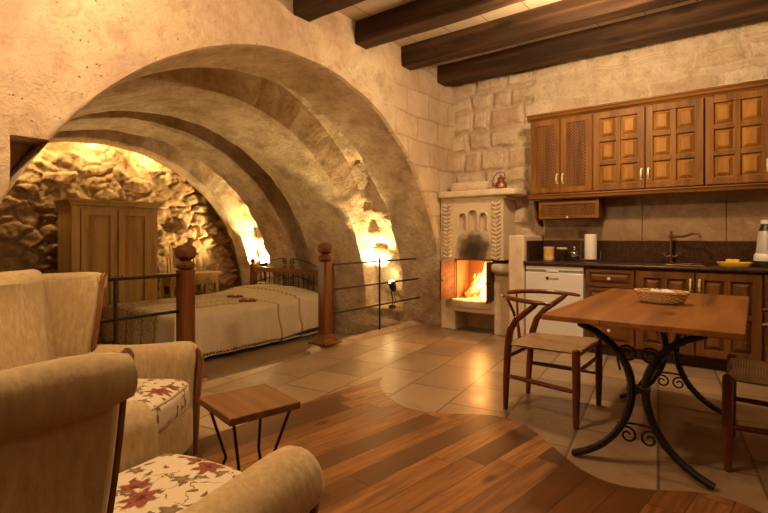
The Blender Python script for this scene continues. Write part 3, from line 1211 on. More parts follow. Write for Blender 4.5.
def fire_door(hx, ang, sgn):
    """iron door leaf hinged at hx, opened towards the room"""
    def leaf():
        d = Vector((math.cos(ang), math.sin(ang), 0))
        nrm = Vector((-math.sin(ang), math.cos(ang), 0))
        return d, nrm
    d, nrm = leaf()
    bm = fpb()
    R3 = Matrix((d, nrm, Vector((0, 0, 1)))).transposed()
    obox(bm, Vector((hx, -0.012, 0.622)) + d * 0.125, (0.25, 0.012, 0.465), R3)
    for zz in (0.402, 0.842):
        obox(bm, Vector((hx, -0.012, zz)) + d * 0.125, (0.25, 0.022, 0.022), R3)
    for q in (0.011, 0.239):
        obox(bm, Vector((hx, -0.012, 0.622)) + d * q, (0.022, 0.022, 0.462), R3)
    dr = build('door', bm, M['rust'], fp)
    bm = fpb()
    p = Vector((hx, -0.012, 0.62)) + d * 0.225
    tube(bm, [p + nrm * 0.012 * s for s in (-1, 1)] and [p - nrm * 0.03, p + nrm * 0.03], 0.008, 8)
    build('handle', bm, M['iron'], dr)
    for zz in (0.46, 0.78):
        bm = fpb()
        tube(bm, [(hx, -0.012, zz - 0.03), (hx, -0.012, zz + 0.03)], 0.011, 8)
        build('hinge', bm, M['iron'], dr)


fire_door(-0.222, math.radians(-105), -1)
fire_door(0.272, math.radians(-80), 1)

# logs and flames
logs = [((-2.80, 5.36, 0.43), (-2.60, 5.30, 0.58), 0.035, 'split log leaning steeply at the right of the fire'),
        ((-2.66, 5.33, 0.42), (-2.50, 5.34, 0.66), 0.032, 'thick log leaning up against the right firebox wall'),
        ((-2.87, 5.44, 0.438), (-2.53, 5.48, 0.438), 0.04, 'log lying flat at the back of the fire'),
        ((-2.82, 5.30, 0.425), (-2.62, 5.47, 0.50), 0.033, 'short log lying across the others low in the fire')]
logs[0] = ((-2.84, 5.36, 0.43), (-2.66, 5.40, 0.70), 0.035, 'split log leaning upright at the left of the fire')
for a, b, r, lab in logs:
    bm = bm_new()
    a, b = Vector(a), Vector(b)
    pts = [a.lerp(b, k / 6) + Vector((0.004 * fbm(k, a.x * 9, 1), 0, 0.004 * fbm(k, 3, a.x))) for k in range(7)]
    tube(bm, pts, [r * (1 + 0.12 * fbm(k, 1, a.x * 5)) for k in range(7)], 9)
    tag(build('firewood_log', bm, M['bark'], smooth=True), lab, 'log', 'burning logs in the fireplace')
bm = bm_new()
for (x, y, h, w, lean) in [(-2.50, 5.31, 0.46, 0.10, 0.0), (-2.545, 5.28, 0.40, 0.08, 0.02), (-2.58, 5.36, 0.44, 0.085, 0.03), (-2.52, 5.44, 0.45, 0.09, 0.0), (-2.66, 5.46, 0.42, 0.07, 0.05), (-2.70, 5.47, 0.34, 0.06, 0.03), (-2.78, 5.47, 0.28, 0.055, 0.02), (-2.64, 5.42, 0.30, 0.055, 0.05), (-2.74, 5.44, 0.20, 0.05, -0.03), (-2.53, 5.29, 0.26, 0.045, -0.02), (-2.83, 5.42, 0.13, 0.04, 0.02), (-2.60, 5.30, 0.14, 0.04, 0.04), (-2.49, 5.30, 0.18, 0.035, 0.0)]:
    rings = []
    for k in range(13):
        t = k / 12
        r = w * (math.sin(PI * min(1, (t * 0.9 + 0.12))) ** 0.8) * (1 - 0.6 * t) + 0.001
        cx = x + lean * t + 0.025 * math.sin(t * 7 + x * 30) * t
        cy = y + 0.02 * math.cos(t * 6 + x * 20) * t
        rings.append([(cx + r * math.cos(2 * PI * j / 9), cy + 0.6 * r * math.sin(2 * PI * j / 9), 0.40 + h * t) for j in range(9)])
    loft(bm, rings)
tag(build('fire_flames', bm, M['ember'], smooth=True), 'yellow flames burning around the logs in the fireplace', 'fire')
bpy.data.objects['fire_flames']['kind'] = 'stuff'

# stone block and copper kettle on the mantel
bm = bm_new()
rbox(bm, (-2.82, 5.45, 1.755), (0.50, 0.20, 0.13), 0.05, 5)
tag(build('stone_block', bm, M['limestone'], smooth=True), 'long rounded pale stone block lying on the mantel shelf', 'stone')
kt = thing('copper_kettle', 'small copper kettle with loop handle on the right of the mantel shelf', 'kettle', (-2.33, 5.25, 1.69))
bm = bm_new()
lathe(bm, [(0.0, 0), (0.05, 0), (0.066, 0.012), (0.068, 0.04), (0.055, 0.075), (0.038, 0.095), (0.036, 0.11), (0.043, 0.12)], seg=22)
build('body', bm, M['copper'], kt, smooth=True)
bm = bm_new()
lathe(bm, [(0.044, 0.12), (0.04, 0.128), (0.02, 0.14), (0.006, 0.146), (0.006, 0.152), (0.011, 0.16), (0.0, 0.167)], seg=18)
build('lid', bm, M['copper'], kt, smooth=True)
bm = bm_new()
tube(bm, [(-0.062, 0, 0.03), (-0.09, 0, 0.05), (-0.105, 0, 0.085), (-0.118, 0, 0.11)], [0.014, 0.011, 0.009, 0.008], 10)
build('spout', bm, M['copper'], kt, smooth=True)
bm = bm_new()
tube(bm, [(-0.098 + 0.0, 0, 0.10), (-0.09, 0, 0.145), (-0.05, 0, 0.185), (0.0, 0, 0.195), (0.04, 0, 0.18), (0.05, 0, 0.13), (0.046, 0, 0.11)], 0.0055, 8)
build('handle', bm, M['bronze'], kt, smooth=True)

# ------------------------------------------------------------------ kitchen: wall cabinets
YU = 5.25           # front plane of the wall cabinets
ZB, ZT_ = 1.60, 2.41


def cab_handle(x, z, y, parent, mat, ln=0.09):
    bm = bm_new()
    tube(bm, [(x, y, z - ln / 2), (x, y - 0.022, z - ln / 2 + 0.012), (x, y - 0.026, z), (x, y - 0.022, z + ln / 2 - 0.012), (x, y, z + ln / 2)], [0.008, 0.007, 0.011, 0.007, 0.008], 8)
    for zz in (z - ln / 2, z + ln / 2):
        tube(bm, [(x, y + 0.001, zz), (x, y - 0.005, zz)], 0.011, 10)
    return build('handle', bm, mat, parent, smooth=True)


def frame_door(bm, x0, x1, z0, z1, y, w, cols, rows, thick=0.022):
    """door frame (stiles, rails and glazing-bar-like muntins) standing proud of y"""
    yf = y - thick
    box(bm, x0, x0 + w, yf, y, z0, z1)
    box(bm, x1 - w, x1, yf, y, z0, z1)
    for z in ([z0, z1 - w]):
        box(bm, x0 + w, x1 - w, yf, y, z, z + w)
    m = w * 0.72
    cells = []
    cw = (x1 - x0 - 2 * w - (cols - 1) * m) / cols
    ch = (z1 - z0 - 2 * w - (rows - 1) * m) / rows
    for c in range(1, cols):
        xx = x0 + w + c * cw + (c - 1) * m
        box(bm, xx, xx + m, yf, y, z0 + w, z1 - w)
    for r in range(1, rows):
        zz = z0 + w + r * ch + (r - 1) * m
        for c in range(cols):
            xx = x0 + w + c * (cw + m)
            box(bm, xx, xx + cw, yf, y, zz, zz + m)
    for r in range(rows):
        for c in range(cols):
            xx = x0 + w + c * (cw + m)
            zz = z0 + w + r * (ch + m)
            cells.append((xx, xx + cw, zz, zz + ch))
    return cells


def cabinet(name, label, x0, x1, y, depth, z0, z1, wall=True, mats=('honey',)):
    t = thing(name, label, 'cabinet', ((x0 + x1) / 2, y, z0), group='wall cabinets' if wall else 'base units')
    ox = (x0 + x1) / 2
    bm = bm_new()
    box(bm, x0 - ox + 0.001, x1 - ox - 0.001, 0.0, depth, 0, z1 - z0)
    build('body', bm, M[mats[0]], t)
    return t, ox


def panel_door(parent, x0, x1, z0, z1, cols, rows, w, mat, hx=None, hz=None, mat_x=None, hmat=None):
    bm = bm_new()
    cells = frame_door(bm, x0, x1, z0, z1, -0.001, w, cols, rows, 0.026)
    dr = build('door', bm, mat, parent, bevel=0.004, seg=2)
    for (a, b, c, d) in cells:
        bm = bm_new()
        box(bm, a, b, -0.004, -0.001, c, d)
        frustum(bm, a + 0.008, b - 0.008, c + 0.008, d - 0.008, -0.004, -0.028, min(0.04, (b - a) * 0.2))
        build('panel', bm, M['honey_panel'] if mat == M['honey'] else mat, dr)
    if hx is not None:
        cab_handle(hx, hz, -0.027, dr, hmat or M['brass'])
    return dr


def lattice_panel(bm, x0, x1, z0, z1, y, sp=0.034, w=0.011):
    W, H = x1 - x0, z1 - z0
    n = int((W + H) / sp) + 1
    for k in range(n):
        c = k * sp
        # line x + z = c
        a = (min(c, W), c - min(c, W))
        b = (c - min(c, H), min(c, H))
        if abs(a[0] - b[0]) > 0.004 and a[1] <= H and b[0] <= W:
            bar(bm, (x0 + a[0], y, z0 + a[1]), (x0 + b[0], y, z0 + b[1]), 0.004, w, (0, 1, 0)) if False else None
            p, q = Vector((x0 + a[0], y, z0 + a[1])), Vector((x0 + b[0], y, z0 + b[1]))
            bar(bm, p, q, w, 0.004, (0, 1, 0))
            p2, q2 = Vector((x1 - a[0], y - 0.004, z0 + a[1])), Vector((x1 - b[0], y - 0.004, z0 + b[1]))
            bar(bm, p2, q2, w, 0.004, (0, 1, 0))


def lattice_door(parent, x0, x1, z0, z1, w, mat, hx=None, hz=None, name='door'):
    bm = bm_new()
    frame_door(bm, x0, x1, z0, z1, -0.001, w, 1, 1)
    dr = build(name, bm, mat, parent, bevel=0.004, seg=2)
    bm = bm_new()
    box(bm, x0 + w, x1 - w, -0.003, -0.001, z0 + w, z1 - w)
    build('backing', bm, M['recess'], dr)
    bm = bm_new()
    lattice_panel(bm, x0 + w, x1 - w, z0 + w, z1 - w, -0.008)
    build('lattice', bm, M['lattice'], dr)
    if hx is not None:
        cab_handle(hx, hz, -0.023, dr, M['brass'])
    return dr


H_ = ZT_ - ZB
t, ox = cabinet('wall_cabinet', 'honey wood wall cabinet with two dark lattice doors, left end of the row', -1.98, -1.325, YU, 0.335, ZB, ZT_)
lattice_door(t, -1.975 - ox, -1.657 - ox, 0.012, H_ - 0.012, 0.058, M['honey'], -1.685 - ox, 0.16)
lattice_door(t, -1.651 - ox, -1.332 - ox, 0.012, H_ - 0.012, 0.058, M['honey'], -1.625 - ox, 0.16)
t, ox = cabinet('wall_cabinet', 'honey wood wall cabinet with two six-panel doors meeting at chrome handles mid row', -1.325, -0.37, YU, 0.335, ZB, ZT_)
panel_door(t, -1.318 - ox, -0.85 - ox, 0.012, H_ - 0.012, 2, 3, 0.062, M['honey'], -0.878 - ox, 0.15)
panel_door(t, -0.844 - ox, -0.376 - ox, 0.012, H_ - 0.012, 2, 3, 0.062, M['honey'], -0.816 - ox, 0.15)
t, ox = cabinet('wall_cabinet', 'honey wood six-panel wall cabinet at the right edge of the photo', -0.37, 0.585, YU, 0.335, ZB, ZT_)
panel_door(t, -0.363 - ox, 0.105 - ox, 0.012, H_ - 0.012, 2, 3, 0.062, M['honey'], 0.078 - ox, 0.15)
panel_door(t, 0.111 - ox, 0.579 - ox, 0.012, H_ - 0.012, 2, 3, 0.062, M['honey'], 0.14 - ox, 0.15)
bm = bm_new()
pr = [(0.03, 0.0), (-0.005, 0.0), (-0.012, 0.012), (-0.03, 0.022), (-0.04, 0.045), (-0.05, 0.05), (-0.05, 0.065), (0.03, 0.065)]
rings = [[(x, YU + a, ZT_ + b) for a, b in pr] for x in (-2.01, 0.6)]
loft(bm, rings)
tag(build('cabinet_cornice', bm, M['honey_x']), 'long moulded wooden cornice running along the top of the wall cabinets', 'moulding')
bm = bm_new()
pr = [(0.06, 0.0), (-0.035, 0.0), (-0.038, -0.012), (-0.028, -0.022), (-0.022, -0.045), (-0.008, -0.055), (0.06, -0.055)]
rings = [[(x, YU + a, ZB + b) for a, b in pr] for x in (-2.0, 0.6)]
loft(bm, rings)
tag(build('cabinet_pelmet', bm, M['honey_x']), 'long wooden light rail under the wall cabinets', 'moulding')
# small spice unit hanging below
t = thing('spice_cabinet', 'small flat wooden cabinet with a dark lattice flap hanging under the lattice doors', 'cabinet', (-1.59, 5.30, 1.33))
bm = bm_new()
box(bm, -0.31, 0.31, 0.0, 0.28, 0.0, 0.217)
build('body', bm, M['honey_x'], t)
lattice_door(t, -0.312, 0.312, 0.005, 0.19, 0.034, M['honey_x'], name='flap')
bm = bm_new()
lathe(bm, [(0.0, 0), (0.006, 0), (0.006, 0.01), (0.011, 0.016), (0.0, 0.022)], seg=10)
for v in bm.verts:
    v.co = Vector((v.co.x, -0.023 - v.co.z, v.co.y + 0.02))
build('knob', bm, M['porcelain'], t, smooth=True)
bm = bm_new()  # shadow of the cabinet end on the wall, built as a solid dark shape
rings = []
for k in range(13):
    a = PI / 2 * k / 12
    rings.append([(-1.975, 5.33 + 0.18 * (1 - math.cos(a)), 1.545 - 0.29 * math.sin(a)) for _ in (0,)])
prism(bm, [(5.33, 1.545)] + [(5.33 + 0.24 * (1 - math.cos(PI / 2 * k / 10)) + 0.0, 1.545 - 0.29 * math.sin(PI / 2 * k / 10)) for k in range(1, 11)] + [(5.585, 1.255), (5.585, 1.545)], -1.98, -1.955, 'x')
tag(build('cabinet_shadow_shape', bm, M['brown'], bevel=0.004), 'dark curved shape made for the shadow under the left end of the wall cabinets', 'shadow shape')

# ------------------------------------------------------------------ base units
YB = 4.99


def base(label, x0, x1):
    t = thing('base_cabinet', label, 'cabinet', ((x0 + x1) / 2, YB, 0), group='base units')
    ox = (x0 + x1) / 2
    bm = bm_new()
    box(bm, x0 - ox + 0.001, x1 - ox - 0.001, 0.0, 0.5, 0.10, 0.845)
    build('body', bm, M['brown'], t)
    bm = bm_new()
    box(bm, x0 - ox + 0.001, x1 - ox - 0.001, 0.05, 0.5, 0.0, 0.10)
    build('plinth', bm, M['recess'], t)
    return t, ox


t, ox = base('narrow brown base cabinet of drawers between the fridge and the sink unit', -1.335, -0.885)
for z0, z1 in ((0.66, 0.83), (0.40, 0.65), (0.115, 0.39)):
    bm = bm_new()
    x0, x1 = -1.325 - ox, -0.895 - ox
    cells = frame_door(bm, x0, x1, z0, z1, -0.001, 0.035, 1, 1)
    dr = build('drawer', bm, M['brown_x'], t, bevel=0.004)
    a, b, c, d = cells[0]
    bm = bm_new()
    box(bm, a, b, -0.008, -0.001, c, d)
    frustum(bm, a + 0.005, b - 0.005, c + 0.005, d - 0.005, -0.008, -0.024, 0.028)
    build('panel', bm, M['brown_x'], dr)
    bm = bm_new()
    lathe(bm, [(0.0, 0), (0.008, 0), (0.007, 0.012), (0.015, 0.02), (0.014, 0.028), (0.0, 0.033)], seg=14)
    zc = (z0 + z1) / 2
    for v in bm.verts:
        v.co = Vector((v.co.x, -0.022 - v.co.z, v.co.y + zc))
    build('knob', bm, M['porcelain'], dr, smooth=True)
t, ox = base('brown two-door base cabinet under the sink and bronze tap', -0.885, 0.045)
panel_door(t, -0.878 - ox, -0.423 - ox, 0.115, 0.83, 2, 2, 0.062, M['brown'], -0.452 - ox, 0.725, hmat=M['brass'])
panel_door(t, -0.415 - ox, 0.038 - ox, 0.115, 0.83, 2, 2, 0.062, M['brown'], -0.386 - ox, 0.725, hmat=M['brass'])
t, ox = base('brown base cabinet at the right edge of the photo, right of the sink unit', 0.045, 0.65)
panel_door(t, 0.06 - ox, 0.64 - ox, 0.115, 0.83, 2, 2, 0.062, M['brown'], 0.6 - ox, 0.725, hmat=M['brass'])

# worktop with sink
t = thing('worktop', 'dark brown granite worktop running over the fridge and base cabinets', 'worktop', (-0.6, 5.0, 0.85))
bm = bm_new()
ys, ye = -0.04, 0.495
SX0, SX1, SY0, SY1 = -0.06, 0.24, 0.10, 0.38
box(bm, -1.345, SX0, ys, ye, 0, 0.037)
box(bm, SX1, 1.6, ys, ye, 0, 0.037)
box(bm, SX0, SX1, ys, SY0, 0, 0.037)
box(bm, SX0, SX1, SY1, ye, 0, 0.037)
build('slab', bm, M['granite'], t)
bm = bm_new()
tube(bm, [(-1.345, ys, 0.018), (1.6, ys, 0.018)], 0.019, 12)
build('rounded_edge', bm, M['granite'], t, smooth=True)
bm = bm_new()
for a in ((SX0 - .02, SX0, SY0 - .02, SY1 + .02), (SX1, SX1 + .02, SY0 - .02, SY1 + .02), (SX0, SX1, SY0 - .02, SY0), (SX0, SX1, SY1, SY1 + .02)):
    box(bm, a[0], a[1], a[2], a[3], 0.037, 0.043)
build('sink_rim', bm, M['bronze'], t, bevel=0.003)
bm = bm_new()
box(bm, SX0, SX1, SY0, SY1, 0.0, 0.004)
build('sink_basin', bm, M['bronze'], t)

# fridge
fr = thing('fridge', 'white under-counter fridge left of the drawers', 'fridge', (-1.637, 4.985, 0))
bm = bm_new()
box(bm, -0.292, 0.292, 0.03, 0.5, 0.03, 0.842)
build('body', bm, M['white'], fr, bevel=0.004)
bm = bm_new()
box(bm, -0.292, 0.292, -0.025, 0.026, 0.085, 0.775)
build('door', bm, M['white'], fr, bevel=0.008, seg=3)
bm = bm_new()
box(bm, -0.292, 0.292, -0.015, 0.03, 0.80, 0.84)
build('top_panel', bm, M['white'], fr, bevel=0.006, seg=2)
bm = bm_new()
prism(bm, [(-0.02, 0.776), (-0.034, 0.79), (-0.03, 0.80), (0.0, 0.80), (0.0, 0.776)], -0.07, 0.05, 'x')
build('door_grip', bm, M['porcelain'], fr, bevel=0.003)
bm = bm_new()
box(bm, -0.288, 0.288, 0.0, 0.03, 0.776, 0.80)
build('grip_recess', bm, M['greyplastic'], fr)
bm = bm_new()
box(bm, -0.28, 0.28, 0.02, 0.45, 0.0, 0.08)
build('plinth', bm, M['greyplastic'], fr)
tx = bpy.data.curves.new('logo_text', 'FONT')
tx.body = 'arçelik'
tx.size = 0.036
tx.extrude = 0.0008
to = bpy.data.objects.new('logo_text', tx)
COL.objects.link(to)
dg = bpy.context.evaluated_depsgraph_get()
me = bpy.data.meshes.new_from_object(to.evaluated_get(dg))
bpy.data.objects.remove(to)
bm = bm_new()
bm.from_mesh(me)
for v in bm.verts:
    v.co = Vector((v.co.x * 0.95 - 0.038, -0.0262 - v.co.z, v.co.y + 0.705))
box(bm, -0.075, -0.045, -0.0275, -0.0255, 0.703, 0.733)
build('logo', bm, M['ink'], fr)

# ------------------------------------------------------------------ things on the worktop
ZW = 0.888
t = thing('canister', 'mustard yellow canister with pale lid and base, leftmost on the worktop', 'canister', (-1.79, 5.28, ZW))
bm = bm_new()
lathe(bm, [(0, 0), (0.055, 0), (0.057, 0.004), (0.057, 0.034), (0.055, 0.036)], seg=28)
build('base_band', bm, M['cork'], t, smooth=True)
bm = bm_new()
lathe(bm, [(0.055, 0.036), (0.055, 0.125)], seg=28)
build('body', bm, M['mustard'], t, smooth=True)
bm = bm_new()
lathe(bm, [(0.0, 0.125), (0.057, 0.125), (0.058, 0.14), (0.05, 0.145), (0, 0.145)], seg=28)
build('lid', bm, M['cork'], t, smooth=True)
t = thing('coffee_jar', 'dark jar with a pale lid, second from left on the worktop', 'jar', (-1.655, 5.30, ZW))
bm = bm_new()
lathe(bm, [(0, 0), (0.048, 0), (0.052, 0.008), (0.052, 0.10), (0.046, 0.115), (0.046, 0.12)], seg=26)
build('body', bm, M['darkglass'], t, smooth=True)
bm = bm_new()
lathe(bm, [(0, 0.12), (0.054, 0.12), (0.055, 0.134), (0.05, 0.139), (0, 0.139)], seg=26)
build('lid', bm, M['cork'], t, smooth=True)
t = thing('sugar_bowl', 'small clear glass sugar bowl with knobbed lid beside the paper towel', 'bowl', (-1.525, 5.29, ZW))
bm = bm_new()
lathe(bm, [(0, 0), (0.032, 0), (0.034, 0.006), (0.018, 0.02), (0.035, 0.035), (0.05, 0.06), (0.052, 0.085), (0.049, 0.085), (0.046, 0.06), (0.03, 0.04), (0, 0.036)], seg=26)
build('bowl', bm, M['glass'], t, smooth=True)
bm = bm_new()
lathe(bm, [(0, 0.037), (0.028, 0.041), (0.043, 0.06), (0.044, 0.072), (0, 0.074)], seg=22)
build('sugar', bm, M['porcelain'], t, smooth=True)
bm = bm_new()
lathe(bm, [(0.053, 0.085), (0.05, 0.093), (0.03, 0.106), (0.01, 0.115), (0.007, 0.125), (0.014, 0.138), (0.010, 0.152), (0, 0.157)], seg=24)
build('lid', bm, M['chrome'], t, smooth=True)
t = thing('paper_towel_holder', 'wire stand holding an upright white paper towel roll', 'paper towel', (-1.36, 5.29, ZW))
bm = bm_new()
lathe(bm, [(0.02, 0.022), (0.058, 0.022), (0.059, 0.03), (0.059, 0.275), (0.057, 0.282), (0.02, 0.282)], seg=32)
build('paper_roll', bm, M['paper'], t, smooth=True)
bm = bm_new()
ring = [(0.105 * math.cos(a * PI / 12), 0.085 * math.sin(a * PI / 12), 0.018) for a in range(25)]
tube(bm, ring, 0.0045, 8)
tube(bm, [(-0.105, 0, 0.018), (0.105, 0, 0.018)], 0.004, 8)
tube(bm, [(0, 0, 0.018), (0, 0, 0.30)], 0.005, 8)
for sx, hh in ((-1, 0.2), (1, 0.1)):
    tube(bm, [(sx * 0.098, 0.0, 0.018), (sx * 0.098, 0.0, hh)], 0.0035, 8)
    tube(bm, [(sx * 0.07, -0.06, 0.018), (sx * 0.07, -0.06, 0.0)], 0.005, 8)
    tube(bm, [(sx * 0.07, 0.06, 0.018), (sx * 0.07, 0.06, 0.0)], 0.005, 8)
build('wire_stand', bm, M['chrome'], t, smooth=True)
bm = bm_new()
box(bm, -0.045, 0.045, -0.012, 0, -0.04, 0.04)
box(bm, -0.03, 0.03, -0.015, -0.012, -0.027, 0.027)
o = tag(build('wall_socket', bm, M['lattice'], bevel=0.004, loc=(-1.495, 5.514, 1.165)), 'dark brown square wall socket above the granite upstand', 'socket')

t = thing('kitchen_tap', 'aged bronze kitchen tap with swan spout and two cross handles', 'tap', (-0.655, 5.43, ZW))
bm = bm_new()
lathe(bm, [(0, 0), (0.028, 0), (0.028, 0.008), (0.018, 0.016), (0.017, 0.05), (0.022, 0.055), (0.022, 0.075), (0.014, 0.082), (0.013, 0.24), (0.02, 0.246), (0.02, 0.27), (0.012, 0.276), (0.008, 0.29), (0.013, 0.302), (0, 0.314)], seg=20)
build('column', bm, M['bronze'], t, smooth=True)
bm = bm_new()
tube(bm, [(0, 0, 0.258), (0.05, -0.02, 0.256), (0.11, -0.05, 0.258), (0.155, -0.07, 0.272), (0.19, -0.09, 0.288), (0.225, -0.105, 0.286), (0.24, -0.11, 0.265), (0.243, -0.112, 0.245)], [0.011, 0.011, 0.011, 0.0105, 0.0105, 0.0105, 0.011, 0.012], 10)
build('spout', bm, M['bronze'], t, smooth=True)
for sx in (-1, 1):
    bm = bm_new()
    tube(bm, [(0, 0, 0.065), (sx * 0.045, -0.02, 0.065), (sx * 0.06, -0.025, 0.085)], [0.012, 0.010, 0.009], 10)
    for a in range(4):
        b = a * PI / 2 + 0.5
        tube(bm, [(sx * 0.064, -0.027, 0.094), (sx * 0.064 + 0.028 * math.cos(b), -0.027 + 0.028 * math.sin(b), 0.097)], [0.005, 0.007], 8)
    build('tap_handle', bm, M['chrome'], t, smooth=True)

t = thing('draining_tray', 'flat yellow plastic tray with a yellow sponge on it beside the sink', 'tray', (-0.15, 5.30, ZW))
bm = bm_new()
rings = []
for z, sc in ((0.0, 0.86), (0.006, 0.9), (0.028, 1.0), (0.03, 0.99), (0.012, 0.88), (0.009, 0.8)):
    rings.append([(0.135 * sc * math.copysign(abs(math.cos(a * PI / 14)) ** 0.6, math.cos(a * PI / 14)), 0.085 * sc * math.copysign(abs(math.sin(a * PI / 14)) ** 0.6, math.sin(a * PI / 14)), z) for a in range(28)])
loft(bm, rings)
build('tray', bm, M['yellow'], t, smooth=True)
t2 = bm_new()
rbox(t2, (-0.165, 5.30, ZW + 0.034), (0.10, 0.07, 0.045), 0.009, 3)
tag(build('sponge', t2, M['yellow'], smooth=True), 'small yellow sponge sitting in the flat yellow tray', 'sponge')

t = thing('juicer', 'grey and white plastic juicer jug with black collar at the right end of the worktop', 'juicer', (0.075, 5.24, ZW))
bm = bm_new()
lathe(bm, [(0, 0), (0.095, 0), (0.1, 0.008), (0.098, 0.045), (0.09, 0.05)], seg=30)
build('base', bm, M['black'], t, smooth=True)
bm = bm_new()
lathe(bm, [(0.092, 0.05), (0.096, 0.058), (0.09, 0.105), (0.08, 0.115)], seg=30)
build('white_band', bm, M['white'], t, smooth=True)
bm = bm_new()
lathe(bm, [(0.08, 0.115), (0.078, 0.13), (0.062, 0.30), (0.058, 0.305)], seg=30)
build('jug', bm, M['greyplastic'], t, smooth=True)
bm = bm_new()
lathe(bm, [(0.058, 0.305), (0.056, 0.315), (0.045, 0.345), (0.04, 0.365)], seg=30)
build('collar', bm, M['black'], t, smooth=True)
bm = bm_new()
lathe(bm, [(0.0, 0.365), (0.045, 0.365), (0.046, 0.395), (0.03, 0.40), (0, 0.40)], seg=30)
build('lid', bm, M['white'], t, smooth=True)

# ------------------------------------------------------------------ dining table
TX, TY = -0.455, 3.25
t = thing('dining_table', 'dining table with thick oak plank top on crossed black iron arc legs', 'table', (TX, TY, 0.004))
bm = bm_new()
box(bm, -0.42, 0.42, -0.78, 0.78, 0.716, 0.745)
build('tabletop', bm, M['tabletop'], t, bevel=0.004, seg=2)
bm = bm_new()
for a in (-0.14, 0.14):
    box(bm, a - 0.0015, a + 0.0015, -0.7812, -0.7795, 0.716, 0.744)
build('plank_joint', bm, M['recess'], t)
bm = bm_new()
for yy in (-0.62, 0.5):
    box(bm, -0.36, 0.36, yy - 0.03, yy + 0.03, 0.694, 0.716)
build('batten', bm, M['iron'], t)


def arc_pts(s, n=22):
    """arc leg: foot at s*0.335, waist at s*0.03 (z .40), top at s*0.27"""
    out = []
    for k in range(n + 1):
        z = 0.012 + 0.682 * k / n
        u = (z - 0.40) / (0.40 if z < 0.40 else 0.30)
        far = 0.345 if z < 0.40 else 0.30
        x = 0.028 + (far - 0.028) * (1 - math.sqrt(max(0, 1 - (abs(u) * 0.97) ** 2))) / (1 - math.sqrt(1 - 0.97 ** 2))
        out.append((s * x, z))
    return out


for yy in (-0.62, 0.5):
    for s in (-1, 1):
        bm = bm_new()
        pts = arc_pts(s)
        tube(bm, [(x, yy + 0.012 * s, z) for x, z in pts], [0.020 + 0.004 * math.sin(PI * i / 22) for i in range(len(pts))], 8, flat=(1.2, 0.8), up=(1, 0, 0))
        build('leg', bm, M['iron'], t, smooth=True, angle=50)
    for z0, low in ((0.565, False), (0.165, True)):
        bm = bm_new()
        for s in (-1, 1):
            sp = spiral(s * 0.048, z0, 0.046, 0.010, 0 if s > 0 else PI, s * 1.45, 34)
            tail = [(s * 0.118, z0 - 0.03), (s * 0.10, z0 - 0.022)] if low else [(s * 0.082, z0 - 0.085), (s * 0.093, z0 - 0.04)]
            tube(bm, [(x, yy, z) for x, z in tail + sp], 0.0055, 6)
        if low:
            tube(bm, [(-0.095 + 0.19 * k / 12, yy, z0 + 0.05 + 0.012 * math.sin(PI * k / 12)) for k in range(13)], 0.0055, 6)
        build('scroll', bm, M['iron'], t, smooth=True)
bm = bm_new()
tube(bm, [(0, -0.64, 0.40), (0, 0.52, 0.40)], 0.017, 8)
tube(bm, [(-0.05, -0.62, 0.40), (0.05, -0.62, 0.40)], 0.02, 8)
tube(bm, [(-0.05, 0.5, 0.40), (0.05, 0.5, 0.40)], 0.02, 8)
build('stretcher', bm, M['iron'], t, smooth=True)

# bread basket
bk = thing('bread_basket', 'oval pale wicker bread basket on the dining table', 'basket', (-0.45, 3.31, 0.751), math.radians(-6))
bm = bm_new()
rings = []
for z, sc in ((0.0, 0.0), (0.0, 0.74), (0.008, 0.8), (0.03, 0.88), (0.055, 0.97), (0.066, 1.0), (0.066, 0.96), (0.05, 0.9), (0.012, 0.76), (0.01, 0.0)):
    rings.append([(0.145 * max(sc, 0.001) * math.cos(2 * PI * a / 52) * (1 + 0.015 * math.cos(a * PI) * (sc > 0)), 0.085 * max(sc, 0.001) * math.sin(2 * PI * a / 52) * (1 + 0.015 * math.cos(a * PI)), z) for a in range(52)])
loft(bm, rings)
build('bowl', bm, M['wicker'], bk, smooth=True, angle=60)
bm = bm_new()
for ph in (0, PI):
    tube(bm, [(0.143 * math.cos(2 * PI * a / 80), 0.084 * math.sin(2 * PI * a / 80), 0.066 + 0.005 * math.sin(a * 2 * PI / 5 + ph)) for a in range(81)], 0.0055, 6)
build('rim', bm, M['wicker'], bk, smooth=True)
for i, (x, y, z, rr, col, lab) in enumerate([(-0.47, 3.31, 0.815, 0.3, (0.62, 0.58, 0.6), 'white paper sachet lying in the wicker basket, leftmost'),
                                             (-0.415, 3.30, 0.818, -0.5, (0.66, 0.62, 0.64), 'white paper sachet lying in the wicker basket, right of another')]):
    bm = bm_new()
    rbox(bm, (0, 0, 0), (0.075, 0.045, 0.010), 0.005, 2, 0.005)
    o = build('paper_sachet', bm, plain('sachet_paper', col, 0.6), smooth=True, loc=(x, y, z))
    o.rotation_euler = (0.25, 0.15, rr)
    tag(o, lab, 'sachet', 'sachets in the basket')
bm = bm_new()
rbox(bm, (0, 0, 0), (0.09, 0.05, 0.014), 0.006, 2, 0.004)
o = build('paper_sachet', bm, plain('brown_sachet_paper', (0.12, 0.035, 0.03), 0.6), smooth=True, loc=(-0.535, 3.32, 0.806))
o.rotation_euler = (0.1, 0.1, 0.8)
tag(o, 'dark red packet at the left in the wicker basket', 'sachet', 'sachets in the basket')


